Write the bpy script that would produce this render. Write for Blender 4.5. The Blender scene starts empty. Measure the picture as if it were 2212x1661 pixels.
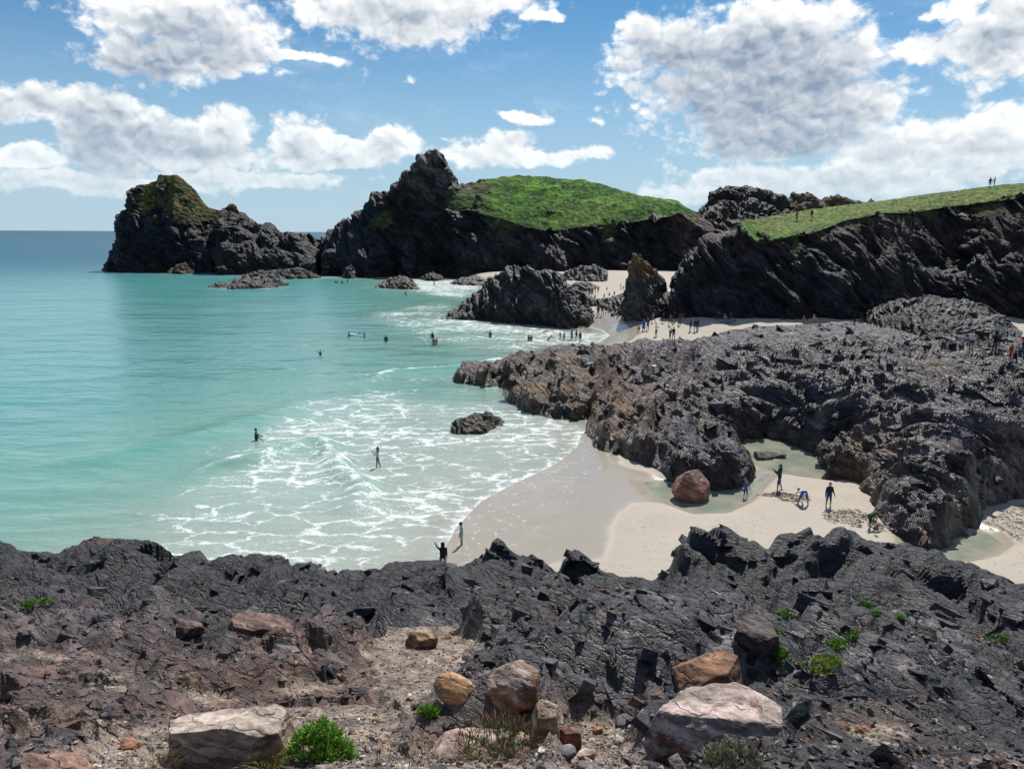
import bpy, bmesh, math, random, time
import numpy as np
from mathutils import Vector, Matrix
T0 = time.time()
random.seed(7)
rng = np.random.default_rng(11)
SC = bpy.context.scene
COL = SC.collection
R = math.radians

# ------------------------------------------------------------------ camera
HC = 15.0                       # eye height above the sea, metres
FPX, CX, CY = 1662.0, 1106.0, 830.5   # measuring frame used for reading distances (2212 x 1661)
PITCH = math.atan(0.1969); ROLL = 0.0050
fw = np.array([0, math.cos(PITCH), -math.sin(PITCH)]); up0 = np.array([0, math.sin(PITCH), math.cos(PITCH)])
rt0 = np.array([1.0, 0, 0])
rt = rt0*math.cos(ROLL) + up0*math.sin(ROLL); up = up0*math.cos(ROLL) - rt0*math.sin(ROLL)
cam_d = bpy.data.cameras.new('camera'); cam = bpy.data.objects.new('camera', cam_d); COL.objects.link(cam)
cam_d.sensor_width = 36; cam_d.lens = 36*FPX/2212; cam_d.clip_start = 0.1; cam_d.clip_end = 80000
cam.matrix_world = Matrix(((rt[0], up[0], -fw[0], 0), (rt[1], up[1], -fw[1], 0), (rt[2], up[2], -fw[2], HC), (0, 0, 0, 1)))
SC.camera = cam

def ray(u, v): return fw + (u-CX)/FPX*rt - (v-CY)/FPX*up
def A(u, v, y):
    d = ray(u, v); t = y/d[1]; return np.array([t*d[0], y, HC+t*d[2]])
def G(u, v, z=0.0):
    d = ray(u, v); t = (z-HC)/d[2]; return np.array([t*d[0], t*d[1], z])
def GX(u, v, z=0.0): return G(u, v, z)[:2]

# ------------------------------------------------------------------ light, sky
SUN_AZ, SUN_EL = R(21), R(54)          # to the right of the view axis, ahead
sd = np.array([math.sin(SUN_AZ)*math.cos(SUN_EL), math.cos(SUN_AZ)*math.cos(SUN_EL), math.sin(SUN_EL)])
sl = bpy.data.lights.new('sun', 'SUN'); sl.energy = 4.6; sl.angle = R(0.5); sl.color = (1, 0.95, 0.87)
so = bpy.data.objects.new('sun', sl); COL.objects.link(so)
so.rotation_euler = Vector(sd).to_track_quat('Z', 'Y').to_euler()
so.location = (0, 0, 80)
SC.view_settings.view_transform = 'Standard'; SC.view_settings.look = 'None'
SC.view_settings.exposure = 0.25; SC.view_settings.gamma = 1.0
SC.render.engine = 'CYCLES'
SC.cycles.max_bounces = 5; SC.cycles.diffuse_bounces = 2; SC.cycles.glossy_bounces = 3
SC.cycles.transparent_max_bounces = 6; SC.cycles.sample_clamp_indirect = 4; SC.cycles.sample_clamp_direct = 12
SC.cycles.caustics_reflective = False; SC.cycles.caustics_refractive = False
try:
    SC.cycles.use_denoising = True; SC.cycles.denoiser = 'OPENIMAGEDENOISE'
    SC.cycles.denoising_prefilter = 'ACCURATE'
except Exception as e: print('denoise', e)

class NT:
    """small helper for wiring shader nodes"""
    def __init__(s, tree): s.t = tree; s.n = tree.nodes; s.n.clear()
    def node(s, typ, **kw):
        nd = s.n.new(typ)
        for k, v in kw.items():
            if k.startswith('i_'):
                key = k[2:]
                key = int(key) if key.isdigit() else key.replace('_', ' ')
                s.put(nd.inputs[key], v)
            else: setattr(nd, k, v)
        return nd
    def put(s, sock, v):
        if isinstance(v, bpy.types.NodeSocket): s.t.links.new(v, sock)
        else: sock.default_value = v
    def m(s, op, a, b=None, c=None, clamp=False):
        nd = s.n.new('ShaderNodeMath'); nd.operation = op; nd.use_clamp = clamp
        for i, x in enumerate((a, b, c)):
            if x is not None: s.put(nd.inputs[i], x)
        return nd.outputs[0]
    def vm(s, op, a, b=None, c=None):
        nd = s.n.new('ShaderNodeVectorMath'); nd.operation = op
        for i, x in enumerate((a, b, c)):
            if x is not None: s.put(nd.inputs[i], x)
        return nd.outputs['Value'] if op in ('LENGTH', 'DOT_PRODUCT', 'DISTANCE') else nd.outputs[0]
    def ss(s, x, lo, hi, a=0.0, b=1.0):
        nd = s.n.new('ShaderNodeMapRange'); nd.interpolation_type = 'SMOOTHSTEP'
        for i, q in enumerate((x, lo, hi, a, b)): s.put(nd.inputs[i], q)
        return nd.outputs[0]
    def mix(s, f, a, b, blend='MIX'):
        nd = s.n.new('ShaderNodeMix'); nd.data_type = 'RGBA'; nd.blend_type = blend
        s.put(nd.inputs[0], f); s.put(nd.inputs[6], a if not isinstance(a, tuple) else (*a, 1)[:4]); s.put(nd.inputs[7], b if not isinstance(b, tuple) else (*b, 1)[:4])
        return nd.outputs[2]
    def noise(s, vec, scale, detail=4, rough=0.55, dim='3D', lac=2.0, dist=0.0):
        nd = s.n.new('ShaderNodeTexNoise'); nd.noise_dimensions = dim
        s.put(nd.inputs['Vector'], vec); nd.inputs['Scale'].default_value = scale; nd.inputs['Detail'].default_value = detail
        nd.inputs['Roughness'].default_value = rough; nd.inputs['Lacunarity'].default_value = lac; nd.inputs['Distortion'].default_value = dist
        return nd
    def vor(s, vec, scale, feature='F1', rnd=1.0, dim='3D'):
        nd = s.n.new('ShaderNodeTexVoronoi'); nd.feature = feature; nd.voronoi_dimensions = dim
        s.put(nd.inputs['Vector'], vec); nd.inputs['Scale'].default_value = scale; nd.inputs['Randomness'].default_value = rnd
        return nd
    def bump(s, h, strength, dist, normal=None):
        nd = s.n.new('ShaderNodeBump'); nd.inputs['Strength'].default_value = strength; nd.inputs['Distance'].default_value = dist
        s.put(nd.inputs['Height'], h)
        if normal is not None: s.put(nd.inputs['Normal'], normal)
        return nd.outputs[0]

# --- world: Nishita sky with cumulus laid out by direction
W = bpy.data.worlds.new('World'); SC.world = W; W.use_nodes = True
n = NT(W.node_tree)
tc = n.node('ShaderNodeTexCoord')
sky = n.node('ShaderNodeTexSky', sky_type='NISHITA'); sky.sun_disc = False
sky.sun_elevation = SUN_EL; sky.sun_rotation = SUN_AZ; sky.altitude = 10; sky.air_density = 1.0; sky.dust_density = 0.15; sky.ozone_density = 4.0
SKYK = 0.066
sepn = n.node('ShaderNodeSeparateXYZ'); n.put(sepn.inputs[0], tc.outputs['Generated'])
az = n.m('ARCTAN2', sepn.outputs[0], sepn.outputs[1]); el = n.m('ARCSINE', sepn.outputs[2])
cmb = n.node('ShaderNodeCombineXYZ'); n.put(cmb.inputs[0], n.m('MULTIPLY', az, 10.0)); n.put(cmb.inputs[1], n.m('MULTIPLY', el, 13.0))
q = cmb.outputs[0]
def ae(u, v):
    d = ray(u, v); d = d/np.linalg.norm(d); return math.atan2(d[0], d[1])*10, math.asin(d[2])*13
PXU = 10/FPX; PXV = 13/FPX
# cumulus bodies: centre u, v, half width, half height, weight of grey core
BL = [(1630,175,250,125,1.0),(1460,105,125,70,.8),(1735,262,135,85,1.0),(1880,222,75,50,.55),(1590,285,110,55,.75),(1700,55,150,50,.3),(1800,140,95,70,.6),(1650,322,150,34,.95),(1385,65,50,30,.25),
      (400,45,200,62,.55),(320,120,115,52,.85),(470,120,140,36,.6),(640,128,100,12,.1),(860,25,240,62,.45),(1010,10,170,34,.35),(1165,40,50,16,.1),
      (85,228,170,34,.6),(215,250,85,60,.75),(225,330,75,50,.95),(335,300,110,62,.65),(480,283,72,50,.4),(430,335,170,30,.5),(640,300,80,52,.4),(720,350,120,22,.3),(850,312,56,42,.35),(760,315,60,22,.3),
      (1000,338,80,28,.25),(1085,322,85,36,.25),(1180,340,80,18,.2),(1270,333,60,20,.1),(1125,258,64,14,.05),(1168,238,20,26,.05),
      (1760,395,300,40,.3),(1990,300,150,44,.3),(2110,330,140,50,.3),(2160,262,75,38,.25),(1975,110,62,30,.15),(2165,75,110,75,.5),(2050,30,60,20,.1),(1860,50,36,20,.1),(1500,420,130,18,.2),(1880,340,120,40,.3),
      (130,395,330,20,.2),(520,383,260,16,.15),(40,350,130,18,.2),(612,161,38,16,.05),(783,152,20,22,.05),(1300,265,16,22,.02),(890,165,12,20,.0),(960,300,40,8,.05)]
nz1 = n.noise(q, 1.25, 6, 0.55); nz2 = n.noise(q, 4.2, 5, 0.55)
warp = n.vm('MULTIPLY_ADD', n.vm('SUBTRACT', nz1.outputs['Color'], (.5, .5, .5)), (0.60, 0.46, 0), q)
warp = n.vm('MULTIPLY_ADD', n.vm('SUBTRACT', nz2.outputs['Color'], (.5, .5, .5)), (0.16, 0.14, 0), warp)
def cloud_shape(qv, cores=True):
    body = core = None
    for (u, v, ru, rv, g) in BL:
        a0, e0 = ae(u, v); iu = 1/(ru*PXU); iv = 1/(rv*PXV)
        L = n.vm('LENGTH', n.vm('MULTIPLY_ADD', qv, (iu, iv, 0), (-a0*iu, -e0*iv, 0)))
        s = n.m('SUBTRACT', 1.14, L) if ru >= 50 else n.m('MULTIPLY_ADD', L, -.42, .34)
        body = s if body is None else n.m('SMOOTH_MAX', body, s, .12)
        if cores and g > .15:
            c = n.m('MULTIPLY', s, g)
            core = c if core is None else n.m('MAXIMUM', core, c)
    return body, core
body, core = cloud_shape(warp)
# the same kind of scattered cumulus everywhere else round the horizon
gen = n.noise(q, 0.42, 3, 0.5)
side = n.ss(n.m('ABSOLUTE', az), R(36), R(46)); high = n.ss(el, R(17), R(26))
outside = n.m('MAXIMUM', side, high)
gsh = n.m('MULTIPLY', n.m('SUBTRACT', gen.outputs[0], 0.55), 5.0)
gsh = n.m('SUBTRACT', gsh, n.m('MULTIPLY', n.m('SUBTRACT', 1.0, outside), 9.0))
body = n.m('MAXIMUM', body, gsh); core = n.m('MAXIMUM', core, n.m('MULTIPLY', gsh, .5))
def puffs(qv):
    """cauliflower billows: rounded heads at three sizes"""
    out = None
    for sc_, am in ((2.3, .40), (5.2, .26), (11.0, .13)):
        vo = n.vor(qv, sc_, 'F1', 1.0, '2D')
        x = n.m('MULTIPLY', n.m('SUBTRACT', .42, vo.outputs['Distance']), am)
        out = x if out is None else n.m('ADD', out, x)
    return out
wq = n.vm('MULTIPLY_ADD', n.vm('SUBTRACT', nz2.outputs['Color'], (.5, .5, .5)), (0.30, 0.30, 0), q)
pf1 = puffs(wq); wisp = n.noise(q, 5.0, 9, 0.66)
dens = n.m('ADD', n.m('ADD', body, pf1), n.m('MULTIPLY', n.m('SUBTRACT', wisp.outputs[0], .5), .75))
dens = n.m('ADD', dens, n.m('MULTIPLY', n.m('SUBTRACT', nz1.outputs[0], .5), .9))
alpha = n.ss(dens, 0.0, 0.50)
veil = n.m('MULTIPLY', n.ss(n.noise(n.vm('MULTIPLY', wq, (.6, 1.3, 1)), 1.1, 8, .62).outputs[0], .50, .78), .22)
alpha = n.m('MAXIMUM', alpha, veil)
# light: how much cloud lies between each point and the sun (which is high, ahead and to the right)
dlt = (0.07, 0.30, 0); body2, _ = cloud_shape(n.vm('ADD', warp, dlt), False)
shade = n.ss(n.m('ADD', n.m('MAXIMUM', body2, gsh), n.m('MULTIPLY', n.m('SUBTRACT', nz1.outputs[0], .5), .8)), -.05, .85)
pf2 = puffs(n.vm('ADD', wq, (0.03, 0.10, 0)))
rel = n.m('MULTIPLY', n.m('SUBTRACT', pf1, pf2), .95)
thick = n.ss(n.m('ADD', core, n.m('MULTIPLY', n.m('SUBTRACT', nz1.outputs[0], .5), .35)), 0.02, 0.60)
lit = n.m('SUBTRACT', n.m('ADD', 1.0, rel), n.m('ADD', n.m('MULTIPLY', shade, .26), n.m('MULTIPLY', thick, .56)), clamp=True)
ccol = n.mix(lit, (0.235, 0.305, 0.41), (0.96, 0.97, 0.96))
# haze towards the horizon flattens cloud contrast
hz = n.ss(el, R(-1), R(10), 0.66, 0.0)
ccol = n.mix(hz, ccol, (0.46, 0.585, 0.67))
alpha2 = n.m('MULTIPLY', alpha, n.ss(el, R(-0.5), R(4.5), 0.25, 1.0))
skc = n.vm('MULTIPLY', sky.outputs[0], (SKYK*0.56, SKYK*0.95, SKYK*1.10))
skc = n.mix(n.ss(el, R(-2), R(17), 0.92, 0.0), skc, (0.415, 0.545, 0.665))   # sea haze low down, all round
bg = n.node('ShaderNodeBackground'); n.put(bg.inputs[0], n.mix(alpha2, skc, ccol)); bg.inputs[1].default_value = 1.0
wo = n.node('ShaderNodeOutputWorld'); n.put(wo.inputs[0], bg.outputs[0])
W.cycles.sampling_method = 'MANUAL'; W.cycles.sample_map_resolution = 512

# ------------------------------------------------------------------ numpy noise
from concurrent.futures import ThreadPoolExecutor
POOL = ThreadPoolExecutor(4)
TBL = np.random.default_rng(5).random((4096, 8)).astype(np.float32)-.5
def _h(ix, iy, iz, s):
    h = ix*np.uint32(374761393) ^ iy*np.uint32(668265263) ^ iz*np.uint32(2147483629) ^ np.uint32((s*2654435761+12345) & 0xffffffff)
    h = (h ^ (h >> np.uint32(13)))*np.uint32(1274126177)
    return ((h ^ (h >> np.uint32(16))) & np.uint32(4095)).astype(np.int32)
def par(fn, p, *a):
    p = np.ascontiguousarray(p, np.float32); n_ = len(p)
    if n_ < 20000: return fn(p, *a)
    step = max(20000, n_//12+1); parts = list(POOL.map(lambda s: fn(p[s:s+step], *a), range(0, n_, step)))
    if isinstance(parts[0], tuple): return tuple(np.concatenate(x) for x in zip(*parts))
    return np.concatenate(parts)
def _vn(p, seed):
    f = np.floor(p); t = p-f; i = f.astype(np.int32).view(np.uint32)
    w = t*t*t*(t*(t*6-15)+10); out = np.zeros(len(p), np.float32); x, y, z = t[:, 0], t[:, 1], t[:, 2]; wx, wy, wz = w[:, 0], w[:, 1], w[:, 2]
    for dx in (0, 1):
        for dy in (0, 1):
            for dz in (0, 1):
                g = TBL[_h(i[:, 0]+np.uint32(dx), i[:, 1]+np.uint32(dy), i[:, 2]+np.uint32(dz), seed)]
                out += (wx if dx else 1-wx)*(wy if dy else 1-wy)*(wz if dz else 1-wz)*(g[:, 0]*(x-dx)+g[:, 1]*(y-dy)+g[:, 2]*(z-dz))
    return out*2.6
def vnoise(p, seed=0): return par(_vn, p, seed)
def _fb(p, octv, seed, gain, lac):
    out = np.zeros(len(p), np.float32); a = 1.0; s = 0
    for o in range(octv):
        out += a*_vn(p, seed+o*17); p = p*np.float32(lac); s += a; a *= gain
    return out/s
def fbm(p, octv=4, seed=0, gain=.5, lac=2.03): return par(_fb, p, octv, seed, gain, lac)
def _fc(p, seed, tilt, k):
    b = np.floor(p-.5); i = b.astype(np.int32).view(np.uint32)
    best = np.full(len(p), -9.0, np.float32); cid = np.zeros(len(p), np.float32)
    for dx in (-1, 0, 1, 2):
        for dy in (0, 1):
            for dz in (0, 1):
                if dx in (-1, 2): continue
                g = TBL[_h(i[:, 0]+np.uint32(dx & 0xffffffff), i[:, 1]+np.uint32(dy), i[:, 2]+np.uint32(dz), seed)]
                ex = p[:, 0]-(b[:, 0]+dx+.5+.55*g[:, 0]); ey = p[:, 1]-(b[:, 1]+dy+.5+.55*g[:, 1]); ez = p[:, 2]-(b[:, 2]+dz+.5+.55*g[:, 2])
                hv = g[:, 3]*.55+tilt*(g[:, 4]*ex+g[:, 5]*ey+g[:, 6]*ez)-k*(ex*ex+ey*ey+ez*ez)
                m = hv > best; best = np.where(m, hv, best); cid = np.where(m, g[:, 7]+.5, cid)
    return best, cid
def facet(p, seed=0, tilt=1.0, k=.9):
    """broken-block relief: upper envelope of randomly tilted slabs; returns (height, slab random 0..1)"""
    return par(_fc, p, seed, tilt, k)
def sstep(x, a, b):
    t = np.clip((x-a)/(b-a), 0, 1); return t*t*(3-2*t)
def frame(nrm):
    nz = np.array(nrm, float); nz /= np.linalg.norm(nz)
    a = np.cross(nz, [0.2, 0.1, 1.0]); a /= np.linalg.norm(a); b = np.cross(nz, a)
    return np.stack([a, b, nz]).astype(np.float32)
def rockrelief(p, seed, sizes, amps, strata, aniso=(1, .7, 2.6), saw=None):
    """layered, block-fractured rock. strata = bed normal; saw = (wavelength, amplitude) of stepped beds"""
    Fm = frame(strata); L = float(sizes[0]); p = np.asarray(p, np.float32)
    wv = np.stack([fbm(p/(L*1.6)+9.1, 2, seed+1), fbm(p/(L*1.6)+31.7, 2, seed+2), fbm(p/(L*1.6)+57.3, 2, seed+3)], 1)
    q = (p + wv*L*.55) @ Fm.T
    out = np.zeros(len(p), np.float32); cid = np.zeros(len(p), np.float32)
    for i, (s, a) in enumerate(zip(sizes, amps)):
        h, c = facet(q*np.array(aniso, np.float32)/s, seed+100+i*7, 1.6, 1.15)
        out += (h+.22)*a; cid += c*(.5**i)
        q = q + (h*s*.22)[:, None]*np.array([.6, -.5, .4], np.float32)
    if saw:
        for lam, amp in saw:
            sc = q[:, 2]/lam + .6*vnoise(p/(lam*4), seed+50)
            fr = sc-np.floor(sc)
            out += amp*(np.where(fr < .72, fr/.72, (1-fr)/.28)-.5)*(.35+1.1*np.clip(vnoise(p/(lam*5)+3, seed+51)+.4, 0, 1))
    return out, cid/1.75
def poly_sd(x, y, poly):
    """signed distance, positive inside"""
    P = np.asarray(poly, float); n_ = len(P); d = np.full(x.shape, 1e9); ins = np.zeros(x.shape, bool)
    for i in range(n_):
        a = P[i]; b = P[(i+1) % n_]; e = b-a
        t = np.clip(((x-a[0])*e[0]+(y-a[1])*e[1])/max(e@e, 1e-9), 0, 1)
        d = np.minimum(d, (x-a[0]-t*e[0])**2+(y-a[1]-t*e[1])**2)
        c = (a[1] > y) != (b[1] > y)
        if abs(b[1]-a[1]) > 1e-12:
            ins ^= c & (x < (b[0]-a[0])*(y-a[1])/(b[1]-a[1])+a[0])
    d = np.sqrt(d); return np.where(ins, d, -d)
def line_d(x, y, pl):
    P = np.asarray(pl, float); d = np.full(x.shape, 1e9); tt = np.zeros(x.shape)
    for i in range(len(P)-1):
        a, b = P[i], P[i+1]; e = b-a
        t = np.clip(((x-a[0])*e[0]+(y-a[1])*e[1])/(e@e), 0, 1); dd = (x-a[0]-t*e[0])**2+(y-a[1]-t*e[1])**2
        k = dd < d; d = np.where(k, dd, d); tt = np.where(k, (i+t)/(len(P)-1), tt)
    return np.sqrt(d), tt
def rbf(px, vals, qx):
    """smooth surface through scattered heights"""
    px = np.asarray(px, float); qx = np.asarray(qx, np.float32); N = len(px)
    K = np.linalg.norm(px[:, None]-px[None], axis=2)
    M = np.zeros((N+3, N+3)); M[:N, :N] = K + np.eye(N)*1e-6; M[:N, N] = 1; M[:N, N+1:] = px; M[N, :N] = 1; M[N+1:, :N] = px.T
    w = np.linalg.lstsq(M, np.concatenate([vals, [0, 0, 0]]), rcond=None)[0].astype(np.float32); pf_ = px.astype(np.float32); p2 = (pf_**2).sum(1)
    def ev(s):
        qq = qx[s:s+20000]; D = np.sqrt(np.maximum((qq**2).sum(1)[:, None]+p2[None]-2*qq@pf_.T, 0)); return D@w[:N]+w[N]+qq@w[N+1:]
    return np.concatenate(list(POOL.map(ev, range(0, len(qx), 20000)))).astype(float)

# ------------------------------------------------------------------ mesh helpers
def mesh_np(name, V, F, cols=None, mats=(), smooth=False, fattr=None):
    V = np.asarray(V, np.float32); F = np.asarray(F, np.int32); k = F.shape[1]
    me = bpy.data.meshes.new(name)
    me.vertices.add(len(V)); me.vertices.foreach_set('co', V.ravel())
    me.loops.add(F.size); me.loops.foreach_set('vertex_index', F.ravel())
    me.polygons.add(len(F)); me.polygons.foreach_set('loop_start', np.arange(len(F), dtype=np.int32)*k)
    try: me.polygons.foreach_set('loop_total', np.full(len(F), k, np.int32))
    except Exception: pass
    if not smooth:
        me.shade_flat() if hasattr(me, 'shade_flat') else None
    for m_ in mats: me.materials.append(m_)
    me.update(calc_edges=True)
    if smooth: me.shade_smooth()
    if cols is not None:
        at = me.color_attributes.new('Col', 'FLOAT_COLOR', 'POINT'); at.data.foreach_set('color', np.asarray(cols, np.float32).ravel())
    if fattr:
        for k_, arr in fattr.items():
            at = me.attributes.new(k_, 'FLOAT', 'POINT'); at.data.foreach_set('value', np.asarray(arr, np.float32).ravel())
    return me
def grid_faces(nr, nc, keep=None):
    i = np.arange(nr*nc).reshape(nr, nc)
    F = np.stack([i[:-1, :-1], i[:-1, 1:], i[1:, 1:], i[1:, :-1]], -1).reshape(-1, 4)
    if keep is not None:
        k = keep.reshape(nr, nc); kk = (k[:-1, :-1] | k[:-1, 1:] | k[1:, 1:] | k[1:, :-1]).ravel(); F = F[kk]
    return F
def compact(V, F, *arrs):
    u, inv = np.unique(F.ravel(), return_inverse=True)
    return (V[u], inv.reshape(F.shape)) + tuple(a[u] for a in arrs)
def grid_normals(V):
    """V (nr,nc,3)"""
    du = np.gradient(V, axis=1); dv = np.gradient(V, axis=0); nn = np.cross(du, dv)
    L = np.linalg.norm(nn, axis=2, keepdims=True); return nn/np.maximum(L, 1e-9)
def ob(name, me, parent=None, loc=None):
    o = bpy.data.objects.new(name, me); COL.objects.link(o)
    if parent is not None: o.parent = parent
    if loc is not None: o.location = loc
    return o
def struct(o): o['kind'] = 'structure'; return o
def tag(o, label, cat, group=None, kind=None):
    o['label'] = label; o['category'] = cat
    if group: o['group'] = group
    if kind: o['kind'] = kind
    return o
def empty(name, loc=(0, 0, 0), rz=0.0):
    o = bpy.data.objects.new(name, None); COL.objects.link(o); o.location = loc; o.rotation_euler = (0, 0, rz); o.empty_display_size = .2
    return o

# ------------------------------------------------------------------ materials
def newmat(name):
    m_ = bpy.data.materials.new(name); m_.use_nodes = True; nt = NT(m_.node_tree)
    out = nt.node('ShaderNodeOutputMaterial'); b = nt.node('ShaderNodeBsdfPrincipled'); nt.put(out.inputs[0], b.outputs[0])
    return m_, nt, b
def mat_plain(name, col, rough=.8, var=.25, scale=20):
    m_, t, b = newmat(name); tcn = t.node('ShaderNodeTexCoord')
    nz = t.noise(tcn.outputs['Object'], scale, 4, .6)
    dk = tuple(c*(1-var) for c in col); lt = tuple(min(1, c*(1+var)) for c in col)
    t.put(b.inputs['Base Color'], t.mix(nz.outputs[0], dk, lt)); b.inputs['Roughness'].default_value = rough
    return m_
def mat_terrain(name, fine=6.0, bdist=.06, bstr=.8, spec=.5, strata=None, lam=1.0):
    """colour and roughness come from the surface's own Col layer; grain, cracks and thin bedding added on top"""
    m_, t, b = newmat(name)
    at = t.node('ShaderNodeAttribute', attribute_name='Col'); geo = t.node('ShaderNodeNewGeometry'); pos = geo.outputs['Position']
    n1 = t.noise(pos, fine, 8, .65); n2 = t.noise(pos, fine*.22, 5, .6)
    f = t.m('ADD', t.m('MULTIPLY', n1.outputs[0], 1.1), t.m('MULTIPLY', n2.outputs[0], .9)); h = n1.outputs[0]
    if strata is not None:
        Fm = frame(strata); c3 = t.node('ShaderNodeCombineXYZ')
        wob = t.vm('MULTIPLY_ADD', t.vm('SUBTRACT', n2.outputs['Color'], (.5, .5, .5)), (.9/fine*4,)*3, pos)
        for i_ in range(3): t.put(c3.inputs[i_], t.m('MULTIPLY', t.vm('DOT_PRODUCT', wob, tuple(float(x) for x in Fm[i_])), (.28, .5, 1.7)[i_]))
        ly = t.noise(c3.outputs[0], fine*.8, 6, .62); cr = t.vor(c3.outputs[0], fine*.42, 'DISTANCE_TO_EDGE', 1.0)
        crk = t.ss(cr.outputs[0], 0.0, .07)
        h = t.m('ADD', t.m('MULTIPLY', n1.outputs[0], .45), t.m('ADD', t.m('MULTIPLY', ly.outputs[0], 1.3*lam), t.m('MULTIPLY', crk, .40)))
        f = t.m('MULTIPLY', f, t.ss(ly.outputs[0], .3, .7, .62, 1.38))
    f = t.m('POWER', f, 1.7)
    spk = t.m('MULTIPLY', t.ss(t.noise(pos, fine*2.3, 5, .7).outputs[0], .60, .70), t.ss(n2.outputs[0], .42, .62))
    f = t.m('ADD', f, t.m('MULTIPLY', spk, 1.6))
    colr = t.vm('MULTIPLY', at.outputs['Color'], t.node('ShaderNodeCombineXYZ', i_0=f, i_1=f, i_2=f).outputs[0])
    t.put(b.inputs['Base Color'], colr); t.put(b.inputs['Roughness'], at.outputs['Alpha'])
    b.inputs['Specular IOR Level'].default_value = spec
    t.put(b.inputs['Normal'], t.bump(h, bstr, bdist))
    return m_
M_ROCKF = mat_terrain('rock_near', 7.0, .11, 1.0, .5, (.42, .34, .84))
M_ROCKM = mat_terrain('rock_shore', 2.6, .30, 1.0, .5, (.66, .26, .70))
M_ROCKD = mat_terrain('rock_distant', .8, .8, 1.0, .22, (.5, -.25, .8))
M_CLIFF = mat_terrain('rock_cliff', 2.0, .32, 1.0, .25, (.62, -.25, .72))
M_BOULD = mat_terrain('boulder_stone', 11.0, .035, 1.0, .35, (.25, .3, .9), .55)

# ------------------------------------------------------------------ shoreline in plan
SHORE = [GX(u, v) for u, v in ((560,1300),(700,1275),(930,1238),(960,1190),(985,1140),(1040,1082),(1120,1040),(1200,1003),(1248,965),(1258,935))]
SHORE += [GX(1330, 930), GX(1420, 860), GX(1370, 790), GX(1290, 757), GX(1270, 747), GX(1300, 738), GX(1318, 724), GX(1302, 712), GX(1275, 705), GX(1200, 690)]
SHORE += [GX(1240, 640), GX(1150, 624), GX(1060, 618), GX(1010, 612), GX(995, 600)]
LAND = SHORE + [np.array([60., 300.]), np.array([200., 300.]), np.array([200., 15.]), np.array([-20., 15.])]
POOL_B = [GX(u, v, .15) for u, v in ((1585,955),(1625,940),(1680,940),(1740,962),(1790,1000),(1790,1038),(1730,1030),(1690,1022),(1650,1012),(1615,990))]
POOL_A = [GX(u, v, .15) for u, v in ((1430,1040),(1500,1052),(1560,1050),(1625,1040),(1650,1020),(1668,1022),(1640,1056),(1610,1085),(1560,1106),(1500,1108),(1450,1090),(1400,1062),(1390,1040))]
POOL_C = [GX(u, v, .15) for u, v in ((1950,1165),(1990,1170),(2060,1165),(2110,1140),(2150,1155),(2170,1175),(2140,1200),(2080,1212),(2010,1210),(1960,1190))]
def z_sand(x, y):
    x = np.asarray(x, float); y = np.asarray(y, float)
    d = poly_sd(x, y, LAND)
    top = .55 + 2.3*sstep(y, 100, 121) + .6*sstep(x, 22, 32)*sstep(y, 60, 75)
    z = np.where(d > 0, top*(1-np.exp(-d/9.0*(1+.6*sstep(y, 95, 105)))), np.maximum(d*.06, -2.5))
    for p in (POOL_A, POOL_B, POOL_C):
        s = poly_sd(x, y, p); z = z*(1-sstep(s, -1.2, .3)) + sstep(s, -1.2, .3)*(.11 - .12*sstep(s, 0, 1.2))
    return z
def on_sand(u, v):
    """where a sight line first meets the sand"""
    d = ray(u, v); yy_ = np.linspace(28, 262, 1600); zl = HC+yy_*(d[2]/d[1]); xl = yy_*(d[0]/d[1])
    k_ = int(np.argmax(z_sand(xl, yy_) >= zl)); y_ = yy_[k_] if k_ else G(u, v, .4)[1]
    return np.array([y_*d[0]/d[1], y_, HC+y_*d[2]/d[1]])

def graded(a, b, steps):
    """coordinates from a to b; steps = [(limit, step)], growing"""
    out = [a]
    while out[-1] < b:
        for lim, st in steps:
            if out[-1] < lim: break
        out.append(out[-1]+st)
    return np.array(out)

# ------------------------------------------------------------------ sand
xs = graded(-30, 120, [(-8, 1.0), (30, .22), (200, 1.2)]); ys = graded(29, 262, [(70, .25), (130, .7), (400, 2.0)])
X, Y = np.meshgrid(xs, ys); Zs = z_sand(X, Y)
pp = np.stack([X.ravel(), Y.ravel(), np.zeros(X.size)], 1).astype(np.float32)
ds = poly_sd(X, Y, LAND)
wetn = fbm(pp/3.5, 3, 5).reshape(X.shape)
wet = 1-sstep(ds + wetn*1.4, 4.4, 5.6)
WETP = [GX(u, v, .3) for u, v in ((1250,965),(1330,960),(1345,1000),(1400,1015),(1440,1045),(1500,1095),(1455,1088),(1370,1090),(1335,1108),(1320,1150),(1308,1210),(1000,1240),(960,1200),(1100,1060))]
wet = np.maximum(sstep(poly_sd(X, Y, WETP)+wetn*.7, -1.1, .7), np.where(Y > 70, wet, wet*sstep(Y, 60, 70)))
wet = np.maximum(wet, 1-sstep(ds + wetn*.6, 2.0, 3.2))
for p in (POOL_A, POOL_B, POOL_C):
    wet = np.maximum(wet, sstep(poly_sd(X, Y, p)+wetn*.3, -.9, -.2))
foot = (fbm(pp/.5, 3, 21)*.018).reshape(X.shape) * (1-wet)
Zs = Zs + (fbm(pp/2.5, 3, 3)*.05).reshape(X.shape)*sstep(ds, .5, 5) + foot
Vs = np.stack([X, Y, Zs], -1).reshape(-1, 3)
keep = (ds > -6).ravel()
F = grid_faces(len(ys), len(xs), keep)
Vc, Fc, wc, dc = compact(Vs, F, wet.ravel(), ds.ravel())
M_SAND, t, b = newmat('beach_sand')
geo = t.node('ShaderNodeNewGeometry'); pos = geo.outputs['Position']
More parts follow.
